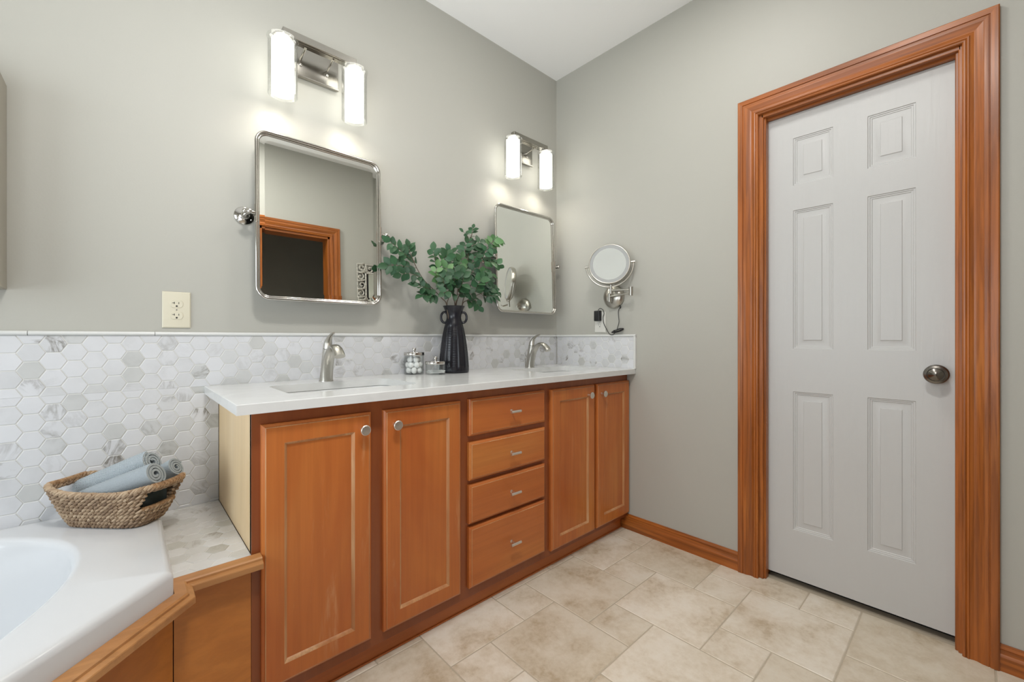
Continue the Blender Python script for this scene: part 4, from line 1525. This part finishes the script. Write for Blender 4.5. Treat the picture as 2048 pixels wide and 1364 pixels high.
def perim(v, N):
    """evenly spaced parameters round the wall"""
    S = [k / 720 for k in range(721)]
    P = [ring(v, s_) for s_ in S]
    L = [0]
    for k in range(720):
        L.append(L[-1] + (P[k + 1] - P[k]).length)
    out = []
    j = 0
    for k in range(N):
        tgt = L[-1] * k / N
        while L[j + 1] < tgt:
            j += 1
        out.append(S[j] + (tgt - L[j]) / max(1e-9, L[j + 1] - L[j]) / 720)
    return out, L[-1]


mb = MB()
ROWS = 10
hole = (0.50, 0.90)


def gap(v, s_):
    """hand holes in the two short ends"""
    P = ring(v, s_) - BC
    x, y = P.dot(e1), P.dot(e2)
    w_ = BW - 0.105 * (1 - v ** 0.85)
    return abs(x) > 0.40 * w_ and abs(y) < 0.054 and hole[0] < v < hole[1]


for k in range(ROWS):
    v = 0.03 + 0.93 * k / (ROWS - 1)
    N = 264
    ss_, Lp = perim(v, N)
    tw = 27 + (k % 2)
    for st in (0, 1):
        seg = []
        base_c = rng.uniform(0.25, 0.75)
        for i in range(N + 1):
            s_ = ss_[i % N]
            if gap(v, s_):
                if len(seg) > 3:
                    mb.tube(seg, [(0.0040, 0.0046)] * len(seg), 6, col=(base_c, 0.5, 0.5))
                seg = []
                continue
            ph = tw * 2 * PI * i / N / 1.0 + st * PI + k * 1.9
            p = ring(min(1, max(0, v + 0.034 * math.sin(ph))), s_, 0.0040 * math.cos(ph))
            seg.append(p)
            if i % 8 == 7 and len(seg) > 2:
                mb.tube(seg, [(0.0040, 0.0047)] * len(seg), 6, col=(min(1, max(0, base_c + rng.uniform(-.3, .3))), 0.5, 0.5))
                seg = [p]
        if len(seg) > 2:
            mb.tube(seg, [(0.0040, 0.0046)] * len(seg), 6, col=(base_c, 0.5, 0.5))
for k in range(46):
    s_ = k / 46 + 0.004
    run = []
    for j in range(13):
        v = j / 12
        if gap(v, s_):
            if len(run) > 1:
                mb.tube(run, 0.0026, 6, col=(0.0, 0.5, 0.5))
            run = []
            continue
        run.append(ring(v, s_))
    if len(run) > 1:
        mb.tube(run, 0.0026, 6, col=(0.0, 0.5, 0.5))
obj('woven_wall', mb, WICK, bk, rnd=True, smooth=50)
mb = MB()
N = 200
ss_, Lp = perim(1.0, N)
for st in range(3):
    for i0 in range(0, N, 8):
        seg = []
        for i in range(i0, i0 + 9):
            ph = 30 * 2 * PI * i / N + st * 2 * PI / 3
            p = ring(1.0, ss_[i % N], 0.0045 * math.cos(ph)) + V3((0, 0, 0.0045 * math.sin(ph) + 0.002))
            seg.append(p)
        mb.tube(seg, 0.0042, 6, col=(rng.uniform(0.35, 0.95), 0.5, 0.5))
obj('braided_rim', mb, WICK, bk, rnd=True, smooth=50)
mb = MB()
bl = [ring(0.0, k / 60, -0.004) for k in range(60)]
mb.loft([[p + V3((0, 0, -0.003)) for p in bl], [p + V3((0, 0, 0.003)) for p in bl]], True, True, True)
obj('base', mb, WICK_H, bk)
for sx in (-1, 1):
    mb = MB()
    ctr = 0.0 if sx > 0 else 0.5
    for vv, rr_ in ((1.0, 0.0078), (hole[0] - 0.02, 0.0056)):
        mb = MB()
        pts = []
        for i in range(26):
            yv = -0.050 + 0.100 * i / 25
            # find s with that e2 offset near the end
            lo_, hi_ = ctr - 0.12, ctr + 0.12
            for _ in range(30):
                mid = (lo_ + hi_) / 2
                if ((ring(vv, mid % 1.0) - BC).dot(e2) < yv) == (sx > 0):
                    lo_ = mid
                else:
                    hi_ = mid
            pts.append(ring(vv, ((lo_ + hi_) / 2) % 1.0) + V3((0, 0, 0.003 if vv == 1.0 else 0)))
        fine_p = smooth_path(pts, 5)
        mb.tube(fine_p, [rr_ * (1 + 0.13 * math.sin(i * 1.9)) for i in range(len(fine_p))], 10)
        tag(obj('wrapped_handle' if vv == 1.0 else 'wrapped_edge', mb, WICK_H, bk, smooth=60), 'cord-wrapped handle at the basket end' if vv == 1.0 else 'cord-wrapped lower edge of the hand hole')


def towel(name, A, B, r, m, label, turn0, dirn=1):
    A, B = V3(A), V3(B)
    ax = (B - A).normalized()
    u = ax.cross(V3((0, 0, 1))).normalized()
    w_ = u.cross(ax)
    t = thing(name, A, label, 'towel', 'rolled towels in the basket')
    turns = 3.1
    n = 96
    th = r / (turns + 0.9)
    outer, inner = [], []
    for k in range(n + 1):
        s_ = k / n
        a = turn0 + dirn * 2 * PI * turns * s_
        rc = r - (r - th * 0.8) * (1 - s_) * 0.92
        wob = 1 + 0.03 * math.sin(a * 1.0 + 1) + 0.02 * math.sin(a * 2.3)
        o_ = u * math.cos(a) + w_ * math.sin(a)
        outer.append(o_ * (rc * wob))
        inner.append(o_ * ((rc - th * 0.72) * wob))
    prof = outer + inner[::-1]
    mb = MB()
    loops = []
    Lg = (B - A).length
    for q in (0, 0.02, 0.25, 0.5, 0.75, 0.98, 1.0):
        sc_ = 0.97 if q in (0, 1.0) else 1.0
        loops.append([A + ax * (Lg * q) + p * sc_ + V3((0, 0, 0.002 * math.sin(3 * q + p.x * 90))) for p in prof])
    mb.loft(loops, True, False, False)
    # end caps as strips along the spiral
    b = len(mb.v)
    for L in (loops[0], loops[-1]):
        b = len(mb.v)
        mb.v += L
        for k in range(n):
            mb.f.append([b + k, b + k + 1, b + 2 * n - k, b + 2 * n + 1 - k]); mb.m.append(0); mb.c.append(None)
    obj('rolled_cloth', mb, m, t, smooth=60, merge=True)
    return t


E1 = e1


def tpt(a, b, z):
    return BC + E1 * a + e2 * b + V3((0, 0, z))


towel('rolled_towel', tpt(-0.075, -0.030, BZ0 + 0.066), tpt(0.140, -0.026, BZ0 + 0.146), 0.0335, TOWEL, 'blue-grey terry towel roll nearest the front of the basket', R(200))
towel('rolled_towel', tpt(-0.135, 0.030, BZ0 + 0.078), tpt(0.074, 0.036, BZ0 + 0.162), 0.0345, TOWEL_W, 'blue-grey waffle towel roll at the back, topmost in the basket', R(40))
towel('rolled_towel', tpt(0.040, 0.050, BZ0 + 0.090), tpt(0.135, 0.050, BZ0 + 0.142), 0.0285, TOWEL, 'blue-grey towel roll at the right end, lowest of the three', R(120))

mb = MB()
mb.box((-0.026, -0.046, 0.022), (0.036, 0.046, 0.080), 0.012, 3)
Mx = Matrix.Translation(BC + e1 * 0.078 + V3((0, 0, BZ0 + 0.010))) @ Matrix.Rotation(math.atan2(e1.y, e1.x), 4, 'Z')
mb.v = [Mx @ p for p in mb.v]
tag(obj('folded_cloth', mb, LINER, smooth=50), 'dark teal folded cloth showing through the basket hand hole', 'cloth')

# ================================================================== BOX AT THE LEFT EDGE
wc = thing('wall_cabinet', (-2.53, -0.001, 1.206), 'pale beige shallow wall cabinet cut off by the left edge of the photo', 'wall cabinet')
BEIGE = paint('beige_cabinet_paint', (0.35, 0.325, 0.27), 0.55)
mb = MB(); mb.box((-2.73, -0.100, 1.206), (-2.3324, -0.0006, 1.782), 0.002, 1)
obj('cabinet_body', mb, BEIGE, wc)
mb = MB(); mb.box((-2.728, -0.118, 1.208), (-2.3344, -0.1005, 1.780), 0.003, 1)
obj('cabinet_door', mb, BEIGE, wc)

# ================================================================== CARVED MIRROR ON THE WALL BEHIND THE CAMERA
om = thing('carved_mirror', (-0.30, YF + 0.001, 1.22), 'small silver carved scroll-frame mirror seen reflected in the left mirror', 'mirror')
OX0, OX1, OZ0, OZ1 = -0.505, -0.085, 1.22, 1.86
FWD = 0.095
mb = MB()
mb.box((OX0 + 0.055, YF + 0.001, OZ0 + 0.055), (OX1 - 0.055, YF + 0.006, OZ1 - 0.055))
obj('backboard', mb, BLACKP, om)
mb = MB(); mb.box((OX0 + FWD, YF + 0.016, OZ0 + FWD), (OX1 - FWD, YF + 0.019, OZ1 - FWD))
Mx = Matrix.Translation(((OX0 + OX1) / 2, YF + 0.018, 0)) @ Matrix.Rotation(R(8), 4, 'Z') @ Matrix.Translation((-(OX0 + OX1) / 2, -YF - 0.018, 0))
mb.v = [Mx @ p for p in mb.v]
obj('mirror_glass', mb, MIRROR, om, smooth=0)
mb = MB()
yb = YF + 0.012


def bar(x0, x1, z0, z1):
    mb.box((x0, YF + 0.001, z0), (x1, YF + 0.020, z1), 0.003, 1)


i_ = FWD - 0.014
bar(OX0 + i_, OX0 + FWD, OZ0 + i_, OZ1 - i_); bar(OX1 - FWD, OX1 - i_, OZ0 + i_, OZ1 - i_)
bar(OX0 + i_, OX1 - i_, OZ0 + i_, OZ0 + FWD); bar(OX0 + i_, OX1 - i_, OZ1 - FWD, OZ1 - i_)


def scroll(cx, cz, r, a0, dirn, turns=1.15, th=0.0085):
    pts, rd = [], []
    n = 22
    for k in range(n + 1):
        s_ = k / n
        a = a0 + dirn * 2 * PI * turns * s_
        rr = r * (1 - 0.80 * s_)
        pts.append((cx + rr * math.cos(a), YF + 0.012 + 0.006 * s_, cz + rr * math.sin(a)))
        rd.append(th * (1 - 0.45 * s_))
    mb.tube(pts, rd, 7)


def carve(p0, p1, n):
    P0, P1 = V3(p0), V3(p1)
    d = (P1 - P0).normalized()
    s_ = V3((d.z, 0, -d.x))
    for k in range(n):
        c = P0 + (P1 - P0) * ((k + 0.5) / n)
        sd = 1 if k % 2 else -1
        ang = math.atan2(d.z, d.x)
        scroll(c.x + s_.x * sd * 0.006, c.z + s_.z * sd * 0.006, 0.035, ang + (PI if k % 2 else 0), 1 if k % 2 else -1)
        q = c + d * ((P1 - P0).length / n * 0.5)
        mb.tube(smooth_path([q - s_ * 0.036 + V3((0, 0.012, 0)), q + V3((0, 0.020, 0)), q + s_ * 0.036 + d * 0.012 + V3((0, 0.012, 0))], 5), [0.005] + [0.009] * 9 + [0.004], 6)
    mb.tube([P0 + s_ * 0.042 + V3((0, 0.012, 0)), P1 + s_ * 0.042 + V3((0, 0.012, 0))], 0.0055, 6)
    mb.tube([P0 - s_ * 0.034 + V3((0, 0.012, 0)), P1 - s_ * 0.034 + V3((0, 0.012, 0))], 0.0055, 6)


m4 = FWD / 2 - 0.005
carve((OX0 + m4, YF, OZ0 + 0.01), (OX0 + m4, YF, OZ1 - 0.01), 8)
carve((OX1 - m4, YF, OZ1 - 0.01), (OX1 - m4, YF, OZ0 + 0.01), 8)
carve((OX0 + 0.01, YF, OZ1 - m4), (OX1 - 0.01, YF, OZ1 - m4), 5)
carve((OX1 - 0.01, YF, OZ0 + m4), (OX0 + 0.01, YF, OZ0 + m4), 5)
obj('carved_frame', mb, CARVED, om, smooth=50)

# ================================================================== ADDED CEILING LIGHTS (unseen fittings put in to brighten the room)
LENS = bpy.data.materials.new('fill_light_lens')
LENS.use_nodes = True
_t = NT(LENS)
_t.p.inputs['Emission Color'].default_value = (1.0, 0.97, 0.93, 1)
_t.p.inputs['Emission Strength'].default_value = 3.0
for k, (x, y, lb) in enumerate(((-0.75, -1.15, 'added round flush ceiling light over the vanity side'), (-1.85, -1.60, 'added round flush ceiling light over the middle of the room'))):
    t = thing('fill_ceiling_light', (x, y, H), lb, 'ceiling light', 'added flush ceiling lights')
    mb = MB(); mb.lathe([(0.19, 0), (0.19, -0.012), (0.175, -0.014), (0.172, -0.006)], (x, y, H - 0.0004), (0, 0, 1), 40)
    obj('trim_ring', mb, WPLAST, t)
    mb = MB(); mb.lathe([(0.0001, -0.006), (0.1715, -0.006)], (x, y, H), (0, 0, 1), 40)
    obj('lens', mb, LENS, t)
    l = area_light('ceiling_fill_lamp', (0, 0, -0.016), (0, 0, 0), 0.34, 0.34, (6, 23)[k], (1.0, 0.98, 0.95), 'DISK', t)
